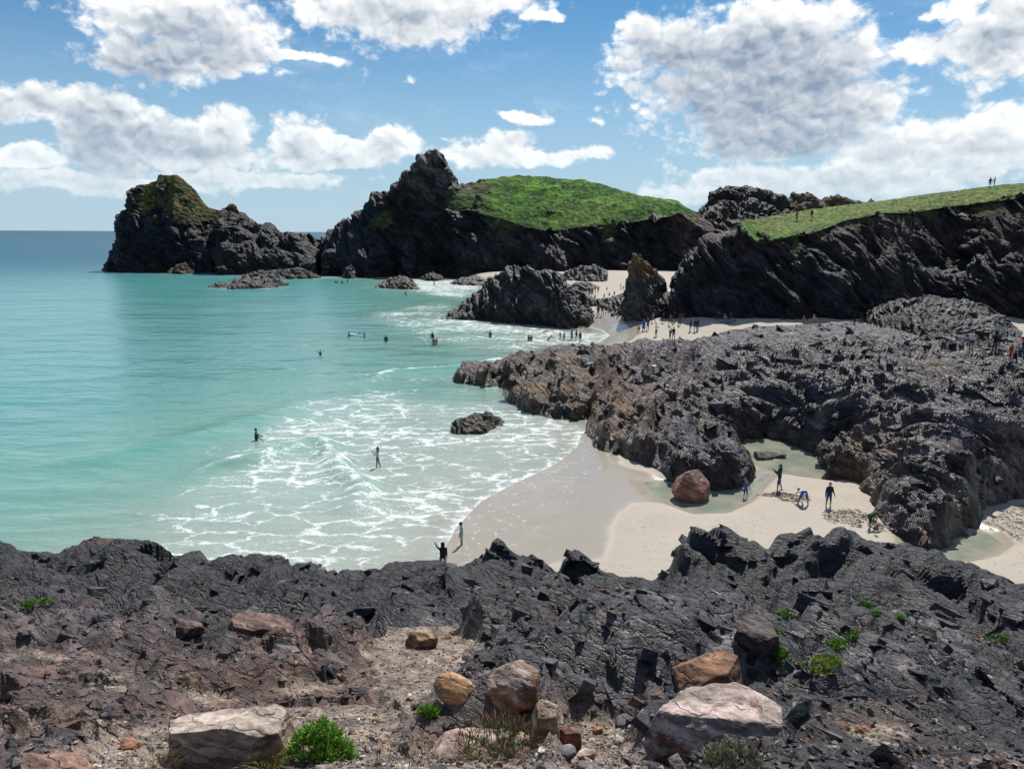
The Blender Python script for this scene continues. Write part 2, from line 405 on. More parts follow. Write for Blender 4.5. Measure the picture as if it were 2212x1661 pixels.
aw = t.node('ShaderNodeAttribute', attribute_name='wet').outputs['Fac']; ad = t.node('ShaderNodeAttribute', attribute_name='shore').outputs['Fac']
n1 = t.noise(pos, .35, 5, .6); n2 = t.noise(pos, 7, 6, .7); n3 = t.noise(pos, 90, 3, .6)
dry = t.mix(n1.outputs[0], (.36, .315, .255), (.49, .44, .37)); dry = t.mix(t.m('MULTIPLY', n2.outputs[0], .5), dry, (.33, .29, .24))
wetc = t.mix(n1.outputs[0], (.30, .258, .202), (.375, .33, .265))
bc = t.mix(aw, dry, wetc)
# thin foam threads left by the last swash
vw = t.vm('MULTIPLY_ADD', t.noise(pos, .9, 4, .6).outputs['Color'], (1.6, 1.6, 0), pos)
ve = t.vor(vw, .55, 'DISTANCE_TO_EDGE', 1, '2D'); vd = t.noise(pos, 3.0, 4, .7)
fl = t.m('MULTIPLY', t.ss(ve.outputs[0], .0, .035, 1, 0), t.ss(vd.outputs[0], .50, .62))
fl = t.m('MAXIMUM', fl, t.m('MULTIPLY', t.ss(t.noise(pos, 11, 2, .5).outputs[0], .66, .70), t.ss(t.noise(pos, .7, 3, .5).outputs[0], .45, .6)))
fl = t.m('MULTIPLY', fl, t.m('MULTIPLY', aw, t.ss(ad, 6.0, 2.0, 0, 1)), clamp=True)
bc = t.mix(fl, bc, (.78, .80, .80))
t.put(b.inputs['Base Color'], bc)
t.put(b.inputs['Roughness'], t.m('ADD', t.m('MULTIPLY', t.ss(aw, .3, 1.0), -.72), .9)); b.inputs['Specular IOR Level'].default_value = .45
vf = t.vor(t.vm('MULTIPLY_ADD', n1.outputs['Color'], (2, 2, 2), pos), 2.1, 'F1')
hh = t.m('ADD', t.m('MULTIPLY', n2.outputs[0], .6), t.m('ADD', t.m('MULTIPLY', t.ss(vf.outputs['Distance'], .05, .22), .5), t.m('MULTIPLY', n3.outputs[0], .15)))
hh = t.m('MULTIPLY', hh, t.m('SUBTRACT', 1.0, t.m('MULTIPLY', aw, .95)))
fp = t.vor(t.vm('MULTIPLY', t.vm('MULTIPLY_ADD', n1.outputs['Color'], (3, 3, 3), pos), (1.0, .6, 1)), 2.6, 'F1', 1, '2D')
fpm = t.m('MULTIPLY', t.ss(fp.outputs['Distance'], .06, .17, 1, 0), t.ss(t.noise(pos, .5, 3, .6).outputs[0], .46, .58))
hh = t.m('SUBTRACT', hh, t.m('MULTIPLY', fpm, t.m('MULTIPLY', t.m('SUBTRACT', 1.0, aw), .9)))
t.put(b.inputs['Normal'], t.bump(hh, .7, .07))
struct(ob('beach_sand', mesh_np('beach_sand', Vc, Fc, None, (M_SAND,), True, {'wet': wc, 'shore': dc})))

# ------------------------------------------------------------------ sea
xs = np.concatenate([-np.geomspace(45, 40000, 70)[::-1], graded(-44.6, 20, [(99, .26)]), np.geomspace(20.8, 40000, 60)])
ys = np.concatenate([graded(27, 80, [(99, .26)]), graded(80.5, 135, [(200, .5)]), np.geomspace(136.2, 60000, 230)])
X, Y = np.meshgrid(xs, ys)
ds = poly_sd(X, Y, LAND); off = -ds
p2 = np.stack([X.ravel(), Y.ravel(), np.zeros(X.size)], 1).astype(np.float32)
def N2(s, o, seed): return fbm(p2/np.array(s, np.float32), o, seed).reshape(X.shape)
wz = 0.05*N2((2.2, 1.1, 1), 3, 31) + .10*N2((9, 3.2, 1), 2, 33)
wz *= sstep(off, .0, 6)*(1-sstep(Y, 300, 900)) + .12*sstep(off, -1, 3)
W1 = [GX(u, v, .2) for u, v in ((380,1035),(470,1000),(560,985),(640,955),(690,945),(715,975),(740,1020),(790,1052),(765,1085),(742,1110))]
W2 = [GX(u, v, .1) for u, v in ((770,830),(850,800),(930,795),(1000,790),(1060,778),(1110,768))]
W3 = [GX(u, v, .1) for u, v in ((100,1010),(220,985),(330,960),(430,935),(540,905),(640,870),(740,850))]
W4 = [GX(u, v, .1) for u, v in ((820,690),(900,700),(1000,722),(1100,742),(1150,748))]
foam = np.zeros(X.shape); teal = np.zeros(X.shape)
for Wl, hgt, wd, fm in ((W1, .50, .95, .95), (W2, .30, 1.0, .80), (W3, .18, 1.6, .12), (W4, .22, 1.5, .8)):
    dd, tt = line_d(X + .5*N2((3, 3, 1), 2, 41), Y + .4*N2((3, 3, 1), 2, 43), Wl)
    env = np.clip(tt*6, 0, 1)*np.clip((1-tt)*6, 0, 1)
    wz += hgt*np.exp(-(dd/wd)**2)*env
    foam = np.maximum(foam, fm*np.exp(-(dd/(wd*.55))**2)*env*(.5+.8*np.clip(N2((1.5, 1.5, 1), 2, 45)+.5, 0, 1)))
    teal = np.maximum(teal, .8*np.exp(-(dd/(wd*1.4))**2)*env)
def soft(poly, w, k=1.0): return sstep(poly_sd(X + k*2.0*N2((5, 5, 1), 3, 51), Y + k*2.4*N2((5, 5, 1), 3, 53), poly), -w, w)
def PG(*uv): return [GX(u, v) for u, v in uv]
foam = np.maximum(foam, .60*soft(PG((250,1290),(330,1200),(400,1055),(520,985),(600,895),(660,865),(850,850),(1000,868),(1100,875),(1250,930),(1255,965),(1200,1010),(1010,1115),(960,1190),(900,1270)), 3.2, 1.8))
foam = np.maximum(foam, .16*soft(PG((150,1240),(300,1060),(500,900),(700,800),(950,790),(1100,850),(1000,900),(600,1290)), 3.0))
foam = np.maximum(foam, .62*soft(PG((850,690),(960,684),(1080,700),(1250,716),(1320,722),(1290,748),(1160,748),(1080,735),(1000,728),(930,712)), 2.4))
foam = np.maximum(foam, .45*soft(PG((790,680),(960,650),(1010,700),(1200,745),(1100,770),(980,750),(880,720)), 4))
foam = np.maximum(foam, .72*soft(PG((880,602),(1010,606),(1050,622),(1000,646),(930,640),(870,620)), 5))
foam = np.maximum(foam, .6*soft(PG((990,800),(1120,765),(1150,750),(1110,775),(1060,790),(1000,822)), 1.0))
foam = np.maximum(foam, .62*soft(PG((1090,870),(1150,895),(1250,910),(1262,940),(1180,940),(1100,900)), .9))
edge = np.exp(-np.clip(off, 0, None)/1.1)*sstep(off, -.6, .1)
foam = np.maximum(foam, .92*edge*(Y < 130))
foam = np.maximum(foam, .5*np.exp(-np.clip(off, 0, None)/4.0)*(Y < 66)*(.6+.6*N2((2, 2, 1), 2, 61)))
# white water where the swell meets outlying rocks
ROCKFOAM = [(545,622,14,4),(860,622,12,4),(320,590,14,4),(420,592,16,4),(560,598,20,4),(640,600,16,4),(760,600,14,4),(880,601,16,4),(1005,612,9,4),(1030,920,5,4),(1130,700,12,3)]
for u, v, r_, k_ in ROCKFOAM:
    c = GX(u, v); dd = np.hypot((X-c[0])/r_, (Y-c[1])/(r_*.55))
    foam = np.maximum(foam, .7*np.exp(-(dd*1.2)**2)*np.clip(.55+1.2*N2((3, 3, 1), 2, 63), 0, 1))
# water colour by depth
def lerp3(t_, a, b): return np.asarray(a)*(1-t_[..., None])+np.asarray(b)*t_[..., None]
dn = off + 6*N2((22, 16, 1), 3, 71)*sstep(off, 2, 20)
C = lerp3(sstep(dn, -1, 9), (.31, .29, .23), (.25, .305, .25))
C = lerp3(sstep(dn, 6, 22), C, (.155, .315, .26)); C = lerp3(sstep(dn, 18, 60), C, (.088, .29, .27))
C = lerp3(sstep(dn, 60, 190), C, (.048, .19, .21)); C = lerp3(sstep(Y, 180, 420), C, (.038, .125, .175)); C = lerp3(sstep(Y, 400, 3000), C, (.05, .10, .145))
em = soft(PG((420,592),(560,600),(690,603),(760,606),(740,640),(560,655),(420,640)), 12)*.5
C = lerp3(em, C, (.03, .22, .19)); C = lerp3(teal*.8, C, (.10, .31, .25))
V = np.stack([X, Y, wz], -1).reshape(-1, 3)
keep = ((off > -3) | (Y < 33.5)).ravel()
F = grid_faces(len(ys), len(xs), keep)
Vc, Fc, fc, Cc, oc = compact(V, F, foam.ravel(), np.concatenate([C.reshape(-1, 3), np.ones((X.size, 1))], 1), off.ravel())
M_SEA, t, b = newmat('sea_water')
geo = t.node('ShaderNodeNewGeometry'); pos = geo.outputs['Position']
ac = t.node('ShaderNodeAttribute', attribute_name='Col').outputs['Color']; af = t.node('ShaderNodeAttribute', attribute_name='foam').outputs['Fac']
st = t.vm('MULTIPLY', pos, (.62, 1.0, 1.0))
wv = t.vm('MULTIPLY_ADD', t.vm('SUBTRACT', t.noise(st, .42, 5, .62).outputs['Color'], (.5, .5, .5)), (3.6, 3.0, 0), st)
wv = t.vm('MULTIPLY_ADD', t.vm('SUBTRACT', t.noise(st, 2.6, 5, .65).outputs['Color'], (.5, .5, .5)), (.62, .55, 0), wv)
e1 = t.vor(wv, .60, 'DISTANCE_TO_EDGE', 1, '2D').outputs[0]; e2 = t.vor(t.vm('ADD', wv, (13, 7, 0)), 1.5, 'DISTANCE_TO_EDGE', 1, '2D').outputs[0]; e3 = t.vor(t.vm('ADD', wv, (3, 17, 0)), 3.6, 'DISTANCE_TO_EDGE', 1, '2D').outputs[0]
br = t.noise(st, .75, 7, .68).outputs[0]; lg = t.noise(st, .17, 3, .6).outputs[0]; bf = t.noise(pos, 7.5, 6, .72).outputs[0]; bk = t.noise(st, 2.0, 5, .65).outputs[0]
fa = t.m('ADD', af, t.m('ADD', t.m('MULTIPLY', t.m('SUBTRACT', br, .5), 1.3), t.m('MULTIPLY', t.m('SUBTRACT', lg, .5), 1.5)))
w1 = t.m('MULTIPLY', t.ss(fa, .10, 1.3), t.m('MULTIPLY', bk, .46)); w2 = t.m('MULTIPLY', t.ss(fa, .25, 1.3), t.m('MULTIPLY', bk, .50)); w3 = t.m('MULTIPLY', t.ss(fa, .45, 1.3), .34)
l1 = t.ss(t.m('SUBTRACT', w1, e1), -.04, .09); l2 = t.ss(t.m('SUBTRACT', w2, e2), -.04, .11); l3 = t.ss(t.m('SUBTRACT', w3, e3), -.04, .13)
gap1 = t.ss(bk, .36, .52); gap2 = t.ss(bf, .38, .56)
fo = t.m('MAXIMUM', t.m('MULTIPLY', t.m('MULTIPLY', l1, gap1), t.ss(fa, .06, .24)), t.m('MULTIPLY', t.m('MULTIPLY', l2, gap2), t.ss(fa, .22, .5, 0, .85)))
fo = t.m('MAXIMUM', fo, t.m('MULTIPLY', t.m('MULTIPLY', l3, gap2), t.ss(fa, .4, .8, 0, .75)))
fo = t.m('MAXIMUM', fo, t.ss(t.m('ADD', af, t.m('MULTIPLY', t.m('SUBTRACT', bf, .5), 1.1)), .74, 1.02))
fo = t.m('MULTIPLY', fo, t.ss(bf, .25, .58, .35, 1.0), clamp=True)
fo = t.m('MULTIPLY', fo, t.ss(af, .015, .08))
milk = t.mix(t.m('MULTIPLY', t.ss(t.m('ADD', af, t.m('MULTIPLY', lg, .3)), .12, .9), .42), ac, (.43, .50, .46))
nv = t.noise(pos, .16, 5, .6).outputs[0]
milk = t.mix(t.ss(nv, .35, .7, .0, .35), milk, t.vm('MULTIPLY', milk, (.72, .84, .86)))
bc = t.mix(fo, milk, (.74, .79, .79))
farw = t.ss(t.m('LOGARITHM', t.node('ShaderNodeSeparateXYZ', i_0=pos).outputs[1], 10.0), 1.9, 2.7, 0.0, .30)
t.put(b.inputs['Base Color'], bc); t.put(b.inputs['Roughness'], t.m('ADD', t.m('ADD', .07, t.m('MULTIPLY', fo, .6)), farw))
t.put(b.inputs['Specular IOR Level'], t.ss(t.m('LOGARITHM', t.node('ShaderNodeSeparateXYZ', i_0=pos).outputs[1], 10.0), 1.9, 2.7, .5, .16))
b.inputs['IOR'].default_value = 1.33
an = t.vm('MULTIPLY', pos, (.55, 1.0, 1.0))
h1 = t.noise(an, 1.5, 5, .6).outputs[0]; h2 = t.noise(an, .32, 4, .55).outputs[0]; h3 = t.noise(an, .05, 4, .6).outputs[0]
hh = t.m('ADD', t.m('ADD', t.m('MULTIPLY', h1, .10), t.m('MULTIPLY', h2, .34)), t.m('ADD', t.m('MULTIPLY', h3, 1.4), t.m('MULTIPLY', fo, .05)))
t.put(b.inputs['Normal'], t.bump(hh, .75, 1.0))
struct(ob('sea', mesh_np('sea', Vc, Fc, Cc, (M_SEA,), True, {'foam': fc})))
# tide pools
M_POOL, t, b = newmat('pool_water')
geo = t.node('ShaderNodeNewGeometry'); pos = geo.outputs['Position']
nz = t.noise(pos, .6, 4, .6).outputs[0]
t.put(b.inputs['Base Color'], t.mix(t.ss(nz, .35, .65), (.19, .225, .175), (.30, .285, .225)))
b.inputs['Roughness'].default_value = .06; b.inputs['IOR'].default_value = 1.33
t.put(b.inputs['Normal'], t.bump(t.noise(t.vm('MULTIPLY', pos, (.6, 1, 1)), 3.0, 4, .6).outputs[0], .25, .1))
for nm, pl in (('tide_pool', POOL_A), ('tide_pool', POOL_B), ('tide_pool', POOL_C)):
    P = np.array(pl); n_ = len(P); tq = np.linspace(0, n_, n_*6, endpoint=False); i = tq.astype(int); f = (tq-i)[:, None]
    p0, p1, p2_, p3 = P[(i-1) % n_], P[i % n_], P[(i+1) % n_], P[(i+2) % n_]
    S = .5*((2*p1)+(-p0+p2_)*f+(2*p0-5*p1+4*p2_-p3)*f**2+(-p0+3*p1-3*p2_+p3)*f**3)
    S = (S-S.mean(0))*1.02+S.mean(0)
    bm = bmesh.new(); vs = [bm.verts.new((x, y, .118)) for x, y in S]; bm.faces.new(vs); bmesh.ops.triangulate(bm, faces=bm.faces[:])
    me = bpy.data.meshes.new(nm); bm.normal_update(); bm.to_mesh(me); bm.free(); me.materials.append(M_POOL)
    if sum(p.normal.z for p in me.polygons) < 0: me.flip_normals()
    struct(ob(nm, me))
print('sea, sand', round(time.time()-T0, 1))

# ------------------------------------------------------------------ rock colours
def rockcol(p, nrm, seed, scale, dark=(.022, .022, .026), mid=(.060, .052, .050), light=(.15, .135, .135), brown=(.11, .066, .038), brownness=.35, cid=None, rough=(.34, .70)):
    a = fbm(p/scale, 4, seed)*.5+.5; b_ = fbm(p/(scale*.35)+7, 4, seed+3)*.5+.5
    br = sstep(fbm(p/(scale*1.7)+19, 3, seed+6)*.5+.5, .62-.35*brownness, .95-.45*brownness)
    t1 = sstep(a, .25, .75)[:, None]; t2 = sstep(b_, .45, .85)[:, None]
    c = np.asarray(dark)*(1-t1)+np.asarray(mid)*t1; c = c*(1-t2*.8)+np.asarray(light)*t2*.8
    c = c*(1-br[:, None]*.75)+np.asarray(brown)*br[:, None]*.75
    if cid is not None: c = c*(.38+1.24*cid[:, None])
    al = rough[0]+(rough[1]-rough[0])*np.clip(a*.6+b_*.4, 0, 1)
    return np.concatenate([c, al[:, None]], 1)
def mixcol(c, k, col, rough=None):
    k = np.clip(k, 0, 1)[:, None]; c[:, :3] = c[:, :3]*(1-k)+np.asarray(col)*k
    if rough is not None: c[:, 3:] = c[:, 3:]*(1-k)+rough*k
    return c
def grasscol(p, seed, sc, a=(.022, .095, .010), b_=(.095, .215, .020), d=(.125, .165, .030)):
    t1 = sstep(fbm(p/sc, 4, seed)*.5+.5, .3, .7)[:, None]; t2 = sstep(fbm(p/(sc*3.1)+5, 3, seed+4)*.5+.5, .45, .75)[:, None]
    c = np.asarray(a)*(1-t1)+np.asarray(b_)*t1; c = c*(1-t2*.6)+np.asarray(d)*t2*.6; t3 = sstep(fbm(p/(sc*.5)+21, 4, seed+8)*.5+.5, .6, .78)[:, None]; return c*(1-t3*.55)+np.array((.045, .052, .018))*t3*.55

def catmull(P, ts, axis=0):
    P = np.moveaxis(np.asarray(P, float), axis, 0); n_ = len(P)
    i = np.clip(np.floor(ts).astype(int), 0, n_-2); f = (ts-i).reshape((-1,)+(1,)*(P.ndim-1))
    p0 = P[np.maximum(i-1, 0)]; p1 = P[i]; p2_ = P[i+1]; p3 = P[np.minimum(i+2, n_-1)]
    S = .5*((2*p1)+(-p0+p2_)*f+(2*p0-5*p1+4*p2_-p3)*f**2+(-p0+3*p1-3*p2_+p3)*f**3)
    S = .55*S + .45*(p1*(1-f)+p2_*f)
    return np.moveaxis(S, 0, axis)
def spread(L, n_):
    c = np.concatenate([[0], np.cumsum(np.maximum(L, 1e-6))]); return np.interp(np.linspace(0, c[-1], n_), c, np.arange(len(c)))
def loft(rows, nu, nv, wts=None):
    """rows: (nrow, ncol, 4) control net of x, y, z, cover; returns fine net"""
    Rr = np.asarray(rows, float)
    Lu = np.linalg.norm(np.diff(Rr[..., :3], axis=1), axis=2).mean(0); Lv = np.linalg.norm(np.diff(Rr[..., :3], axis=0), axis=2).mean(1)
    if wts is not None: Lv = Lv*np.asarray(wts)
    N = catmull(Rr, spread(Lu, nu), 1); return catmull(N, spread(Lv, nv), 0)
def row(pts, m=0.0, z=None):
    out = []
    for p in pts:
        if z is not None: q_ = G(p[0], p[1], z)
        else: q_ = A(p[0], p[1], p[2])
        mm = p[3] if len(p) > 3 else m
        out.append([*q_, mm])
    return out
def outward(V, flip): return grid_normals(V)*(-1 if flip else 1)

def build_mass(name, N, mat, seed, sizes, amps, strata, saw=None, colkw={}, grass=None, aniso=(1, .7, 2.6), post=None, smooth_cover=True, colscale=9):
    nr, nc = N.shape[:2]; V = N[..., :3]; nn = grid_normals(V)
    # orient normals away from the inside (upwards / towards the viewer)
    if (nn[..., 2].mean() < 0): nn = -nn; flip = True
    else: flip = False
    p = V.reshape(-1, 3).astype(np.float32); nf = nn.reshape(-1, 3); cov = N[..., 3].ravel()
    gm = np.zeros(len(p))
    if grass:
        gm = sstep(cov + .95*fbm(p/grass.get('ns', 8), 5, seed+70, .62), .38, .56)
        gm = gm*(1-.92*sstep(fbm(p/(grass.get('ns', 8)*.8)+40, 4, seed+75), .30, .42))
    rel, cid = rockrelief(p, seed, sizes, amps, strata, aniso, saw)
    rel = rel-np.float32(rel.mean()); big = fbm(p/(sizes[0]*2.2), 3, seed+9)*amps[0]*.9
    if grass: rel = rel*(1-gm*.93) + gm*(fbm(p/grass.get('bs', 3.0), 4, seed+71)*grass.get('ba', .5)); big = big*(1-.6*gm)
    p2_ = p + nf*(rel+big)[:, None]
    nn2 = grid_normals(p2_.reshape(nr, nc, 3)).reshape(-1, 3)*(-1 if flip else 1)
    c = rockcol(p2_, nn2, seed+20, colscale, cid=cid, **colkw)
    if grass:
        # turf does not hold on faces steeper than about sixty degrees
        hold = sstep(nn2[:, 2], .16, .42) if grass.get('steep', True) else 1.0
        g = grasscol(p2_, seed+30, grass.get('cs', 6), **grass.get('cols', {}))
        tg = sstep(cov, .4, .9)[:, None]; g = g*tg+(np.array((.055, .062, .024))*(.6+.8*(fbm(p2_/3, 3, seed+33)*.5+.5))[:, None])*(1-tg)
        k = (gm*hold)[:, None]; c[:, :3] = c[:, :3]*(1-k)+g*k; c[:, 3:] = c[:, 3:]*(1-k)+.9*k
    if post is not None: c = post(p2_, nn2, c, cov)
    F = grid_faces(nr, nc)
    if not flip: pass
    else: F = F[:, ::-1]
    return ob(name, mesh_np(name, p2_, F, c, (mat,)))

def band(z, lo, hi): return sstep(z, lo[0], lo[1])*(1-sstep(z, hi[0], hi[1]))
def tide(p, nn, c, cov, top=3.2, seed=3):
    """weed and wet black zone low down"""
    z = p[:, 2]+.9*fbm(p/4, 3, seed)
    return mixcol(c, (1-sstep(z, top*.5, top))*.55, (.030, .026, .020), .4)

DARK = dict(dark=(.008, .009, .014), mid=(.019, .019, .024), light=(.062, .059, .064), brownness=.18, brown=(.05, .036, .026))
# --- island with the tall pinnacle and the green hill
k = 1.05
cr = [(700,562,275),(706,512,272),(730,481,270),(787,446,268),(821,415,267),(855,390,266),(877,375,266),(893,381,266),(895.5,357,266),(906,335,266),(942,328,266),(958,337,266),(975,368,266),(987,399,268),(1010,399,272,.4),(1048,390,275,.6),(1085,382,278,1),(1134,381,280,1),(1222,388,280,1),(1267,390,278,1),(1298,397,275,1),(1333,410,270,1),(1410,426,262,1),(1462,438,255,1),(1481,447,250,.8),(1532,484,245),(1575,515,240),(1640,560,235)]
ed = [(700,577,270),(708,546,266),(735,531,262),(790,511,258,.2),(825,500,257,.3),(858,490,257,.25),(880,480,257,.2),(900,475,257,.15),(910,472,257,.15),(920,468,257,.35),(945,462,257,.42),(965,458,257,.48),(980,455,257,.55),(995,455,257,.65),(1015,458,256,.75),(1053,466,255,.9),(1090,474,254,1),(1130,488,252,1),(1199,497,250,1),(1250,490,249,1),(1290,487,248,1),(1345,483,246,1),(1400,474,244,1),(1445,468,243,1),(1470,462,242,.8),(1515,500,238),(1550,530,234),(1620,575,230)]
ed = [(a_[0], a_[1], a_[2], a_[3]*.66) if len(a_) > 3 and a_[3] > .7 else a_ for a_ in ed]
hm = []
for a_, b_ in zip(cr, ed):   # halfway up the turf, with the hill's rounded belly
    bul = 8 if len(b_) > 3 and b_[3] > .58 else 0
    hm.append(((a_[0]+b_[0])/2, a_[1]*.45+b_[1]*.55-bul*.3, (a_[2]+b_[2])/2-bul*.4, max(a_[3] if len(a_) > 3 else 0, (b_[3] if len(b_) > 3 else 0))))
hm[8] = (900,400,262,.1); hm[9] = (908,395,261,.1); hm[10] = (944,393,261,.1); hm[11] = (962,396,261.5,.2); hm[12] = (979,405,262,.4); hm[13] = (991,421,261.5,.55); hm[14] = (1012,424,262,.7); hm[7] = (893,410,262,.1)
el_ = [(a_[0], a_[1]+4, a_[2]-.2, .46 if len(a_) > 3 and a_[3] > .58 else 0) for a_ in ed]
mo = [2,-2,3,-3,0,4,-2,0,2,3,6,3,-4,-5,-4,-2,0,5,-4,2,0,-3,3,0,-2,0,0,0]
mi = [(a_[0]-(4 if i_ < 2 else 0), 548+(25 if i_ in (0,) else 0), a_[2]-5+mo[i_]*.8, .24 if len(a_) > 3 and a_[3] > .58 else 0) for i_, a_ in enumerate(ed)]
lo = [(a_[0]-(2 if i_ < 2 else 0), 580, a_[2]-7+mo[i_]) for i_, a_ in enumerate(ed)]
bs = [(max(a_[0]-2, 697), 604, a_[2]-9+mo[i_]) for i_, a_ in enumerate(ed)]
sc_ = lambda L: [(a_[0], a_[1], a_[2]*k)+tuple(a_[3:]) for a_ in L]
def dropz(r_, z): return [[a_[0], a_[1], z, a_[3]] for a_ in r_]
rows = [dropz(row([(a_[0], a_[1], a_[2]+34) for a_ in sc_(cr)]), -3), [[q_[0]*1.02, q_[1]+14, q_[2]-4, q_[3]] for q_ in row(sc_(cr))], row(sc_(cr)), row(sc_(hm)), row(sc_(ed)), row(sc_(el_)), row(sc_(mi)), row(sc_(lo)), dropz(row(sc_(bs)), -2.0)]
N = loft(rows, 620, 300, [.25, .5, 1.3, 1.2, 1.5, 1.3, 1.2, 1.2])
def isl_post(p, nn, c, cov):
    k_ = sstep(p[:, 2]+4*fbm(p/12, 3, 77), 24, 34)*(p[:, 0] < -12)      # pale bird-limed, lichened upper crag
    c = mixcol(c, k_*.5*sstep(fbm(p/5, 4, 78)*.5+.5, .4, .6), (.19, .175, .165), .85)
    k2 = sstep(p[:, 0]+6*fbm(p/9, 3, 79), 50, 60)*sstep(fbm(p/6, 3, 80)*.5+.5, .35, .6)   # rusty earth under the turf
    c = mixcol(c, k2*.55*(1-sstep(cov, .3, .6)), (.15, .105, .085), .9)
    return tide(p, nn, c, cov, 3.5)
struct(build_mass('island', N, M_ROCKD, 200, (9, 4, 1.8), (2.6, 1.15, .5), (.55, -.25, .8), [(3.2, .55)], DARK, dict(ns=10, bs=3.5, ba=.9, cs=7), post=isl_post, colscale=14))

# --- sea stack on the left with its mossy summit
crest = [(229,590),(233,550),(250,509),(256,474),(259,457),(279,446),(281,420),(299,401),(319,398),(340,389),(343,377),(358,380),(381,379),(399,392),(418,410),(428,428),(450,447),(476,453),(480,447),(501,445),(520,458),(530,470),(548,487),(558,489),(574,479),(587,490),(608,505),(630,511),(660,528),(688,548),(697,592)]
basev = [594]*4+[596]*8+[597]*6+[602]*13
def stack_rows(crest, base, z0, thick, lean=.45, bulge=.25, ymin=None, cov=None):
    """control net of a free-standing rock: far foot, crown, shoulder, flank, near foot"""
    cr_, sh, fl, ba, bk, cb = [], [], [], [], [], []
    for i_, (c0, b0) in enumerate(zip(crest, base)):
        bp = G(b0[0], b0[1], z0); yb = bp[1]; s = i_/(len(crest)-1); th = thick*(.25+.75*math.sin(math.pi*min(max(s, .04), .96))**.6)
        cp = A(c0[0], c0[1], yb+th*lean); m_ = cov[i_] if cov else 0
        cr_.append([*cp, m_])
        sp = cp*.72+bp*.28; sp[1] -= th*.10*bulge*2; sh.append([*sp, m_*.7])
        fp = cp*.36+bp*.64; fp[1] -= th*bulge*.3; fl.append([*fp, 0])
        ba.append([*bp, 0]); bq = cp.copy(); bq[1] += th*.55; bq[2] = z0; bk.append([*bq, 0])
        cq = cp.copy(); cq[1] += th*.22; cq[2] = cp[2]*.8+z0*.2; cb.append([*cq, m_])
    return [bk, cb, cr_, sh, fl, ba]
cov = [0,0,0,0,0,.2,.3,.5,.9,1,.6,.7,.95,1,1,1,.8,.5,.2,.1,0]+[0]*10
base = [(c_[0]*(1 if i_ else 1), b_) for i_, (c_, b_) in enumerate(zip(crest, basev))]
rows = stack_rows(crest, base, -1.2, 46, .5, .3, cov=cov)
def stack_post(p, nn, c, cov):
    k_ = sstep(fbm(p/4, 3, 91)*.5+.5, .45, .62)*sstep(p[:, 2], 17, 22)
    c = mixcol(c, k_*.55, (.12, .075, .028), .9); return tide(p, nn, c, cov, 3.5)
o = build_mass('sea_stack', loft(rows, 430, 230, [.3, .4, 1, 1.2, 1.2]), M_ROCKD, 300, (8, 3.6, 1.6), (2.6, 1.3, .55), (.35, -.3, .85), [(3, .5)], DARK, dict(ns=6, bs=2, ba=.8, cs=5, cols=dict(a=(.045, .06, .014), b_=(.10, .10, .022), d=(.13, .085, .025))), post=stack_post, colscale=12)
tag(o, 'tall dark sea stack at far left with mossy green and ochre summit', 'sea stack')
crest = [(625,545),(632,512),(642,504),(655,503),(668,503),(682,508),(690,515),(694,510),(699,516),(708,532),(716,570)]
rows = stack_rows(crest, [(c_[0], 596) for c_ in crest], -1, 20, .6)
o = build_mass('sea_rock', loft(rows, 120, 80), M_ROCKD, 330, (5, 2.2), (1.4, .9), (.5, -.2, .8), None, DARK)
tag(o, 'low jagged black rock in the gap between sea stack and island', 'rock')

# --- brown hill far behind the right headland
cr = [(1490,500,300),(1509,461,297),(1528,436,296),(1535,420,296),(1567,410,297),(1602,405,298),(1633,413,300),(1666,416,302),(1704,429,303),(1713,421,304),(1743,415,305),(1775,431,306),(1811,425,308),(1850,439,310),(1900,452,312)]
rows = [dropz(row([(a_[0], a_[1], a_[2]+40) for a_ in cr]), -2), row(cr), row([(a_[0]-2, a_[1]+26, a_[2]-9) for a_ in cr]), row([(a_[0]-4, 500, a_[2]-20) for a_ in cr]), dropz(row([(a_[0]-6, 560, a_[2]-24) for a_ in cr]), -2)]
def fh_post(p, nn, c, cov):
    return mixcol(c, sstep(p[:, 0]+8*fbm(p/10, 3, 95), 96, 112)*.6, (.12, .085, .05), .9)
struct(build_mass('far_hill', loft(rows, 240, 110, [.3, 1.2, 1, 1]), M_ROCKD, 340, (6, 2.6, 1.2), (1.6, 1.0, .6), (.3, -.4, .85), None, dict(dark=(.010, .011, .014), mid=(.026, .023, .022), light=(.06, .052, .046), brownness=.5, brown=(.05, .034, .022)), post=fh_post, colscale=16))

# --- right headland: turf plateau above a dark cliff
cr = [(1650,476,156,1),(1600,480,126,1),(1635,474,139,1),(1680,465,148,1),(1756,453,155,1),(1837,442,157,1),(1904,433,155,1),(1966,425,152,1),(2046,414,147,1),(2111,407,143,1),(2212,395,140,1),(2420,370,138,1)]
md = [(1645,482,153,1),(1599,483,123,1),(1633,492,129,1),(1680,487,133,1),(1756,474,138,1),(1837,456,141,1),(1904,446,142,1),(1966,440,143,1),(2046,429,141,1),(2111,422,137,1),(2212,410,133,1),(2420,387,130,1)]
ed = [(1640,492,150,.6),(1598,492,120.5,.6),(1633,520,119,1),(1678,515,120.5,1),(1756,500,122,1),(1837,474,126,1),(1904,460,128,1),(1966,459,133,1),(2046,446,135,1),(2111,439,131,1),(2212,426,127,1),(2420,405,122,1)]
ed = [(a_[0], a_[1], a_[2], a_[3]*.68) for a_ in ed]
ed2 = [(a_[0], a_[1]+5, a_[2]-.15, .46) for a_ in ed]
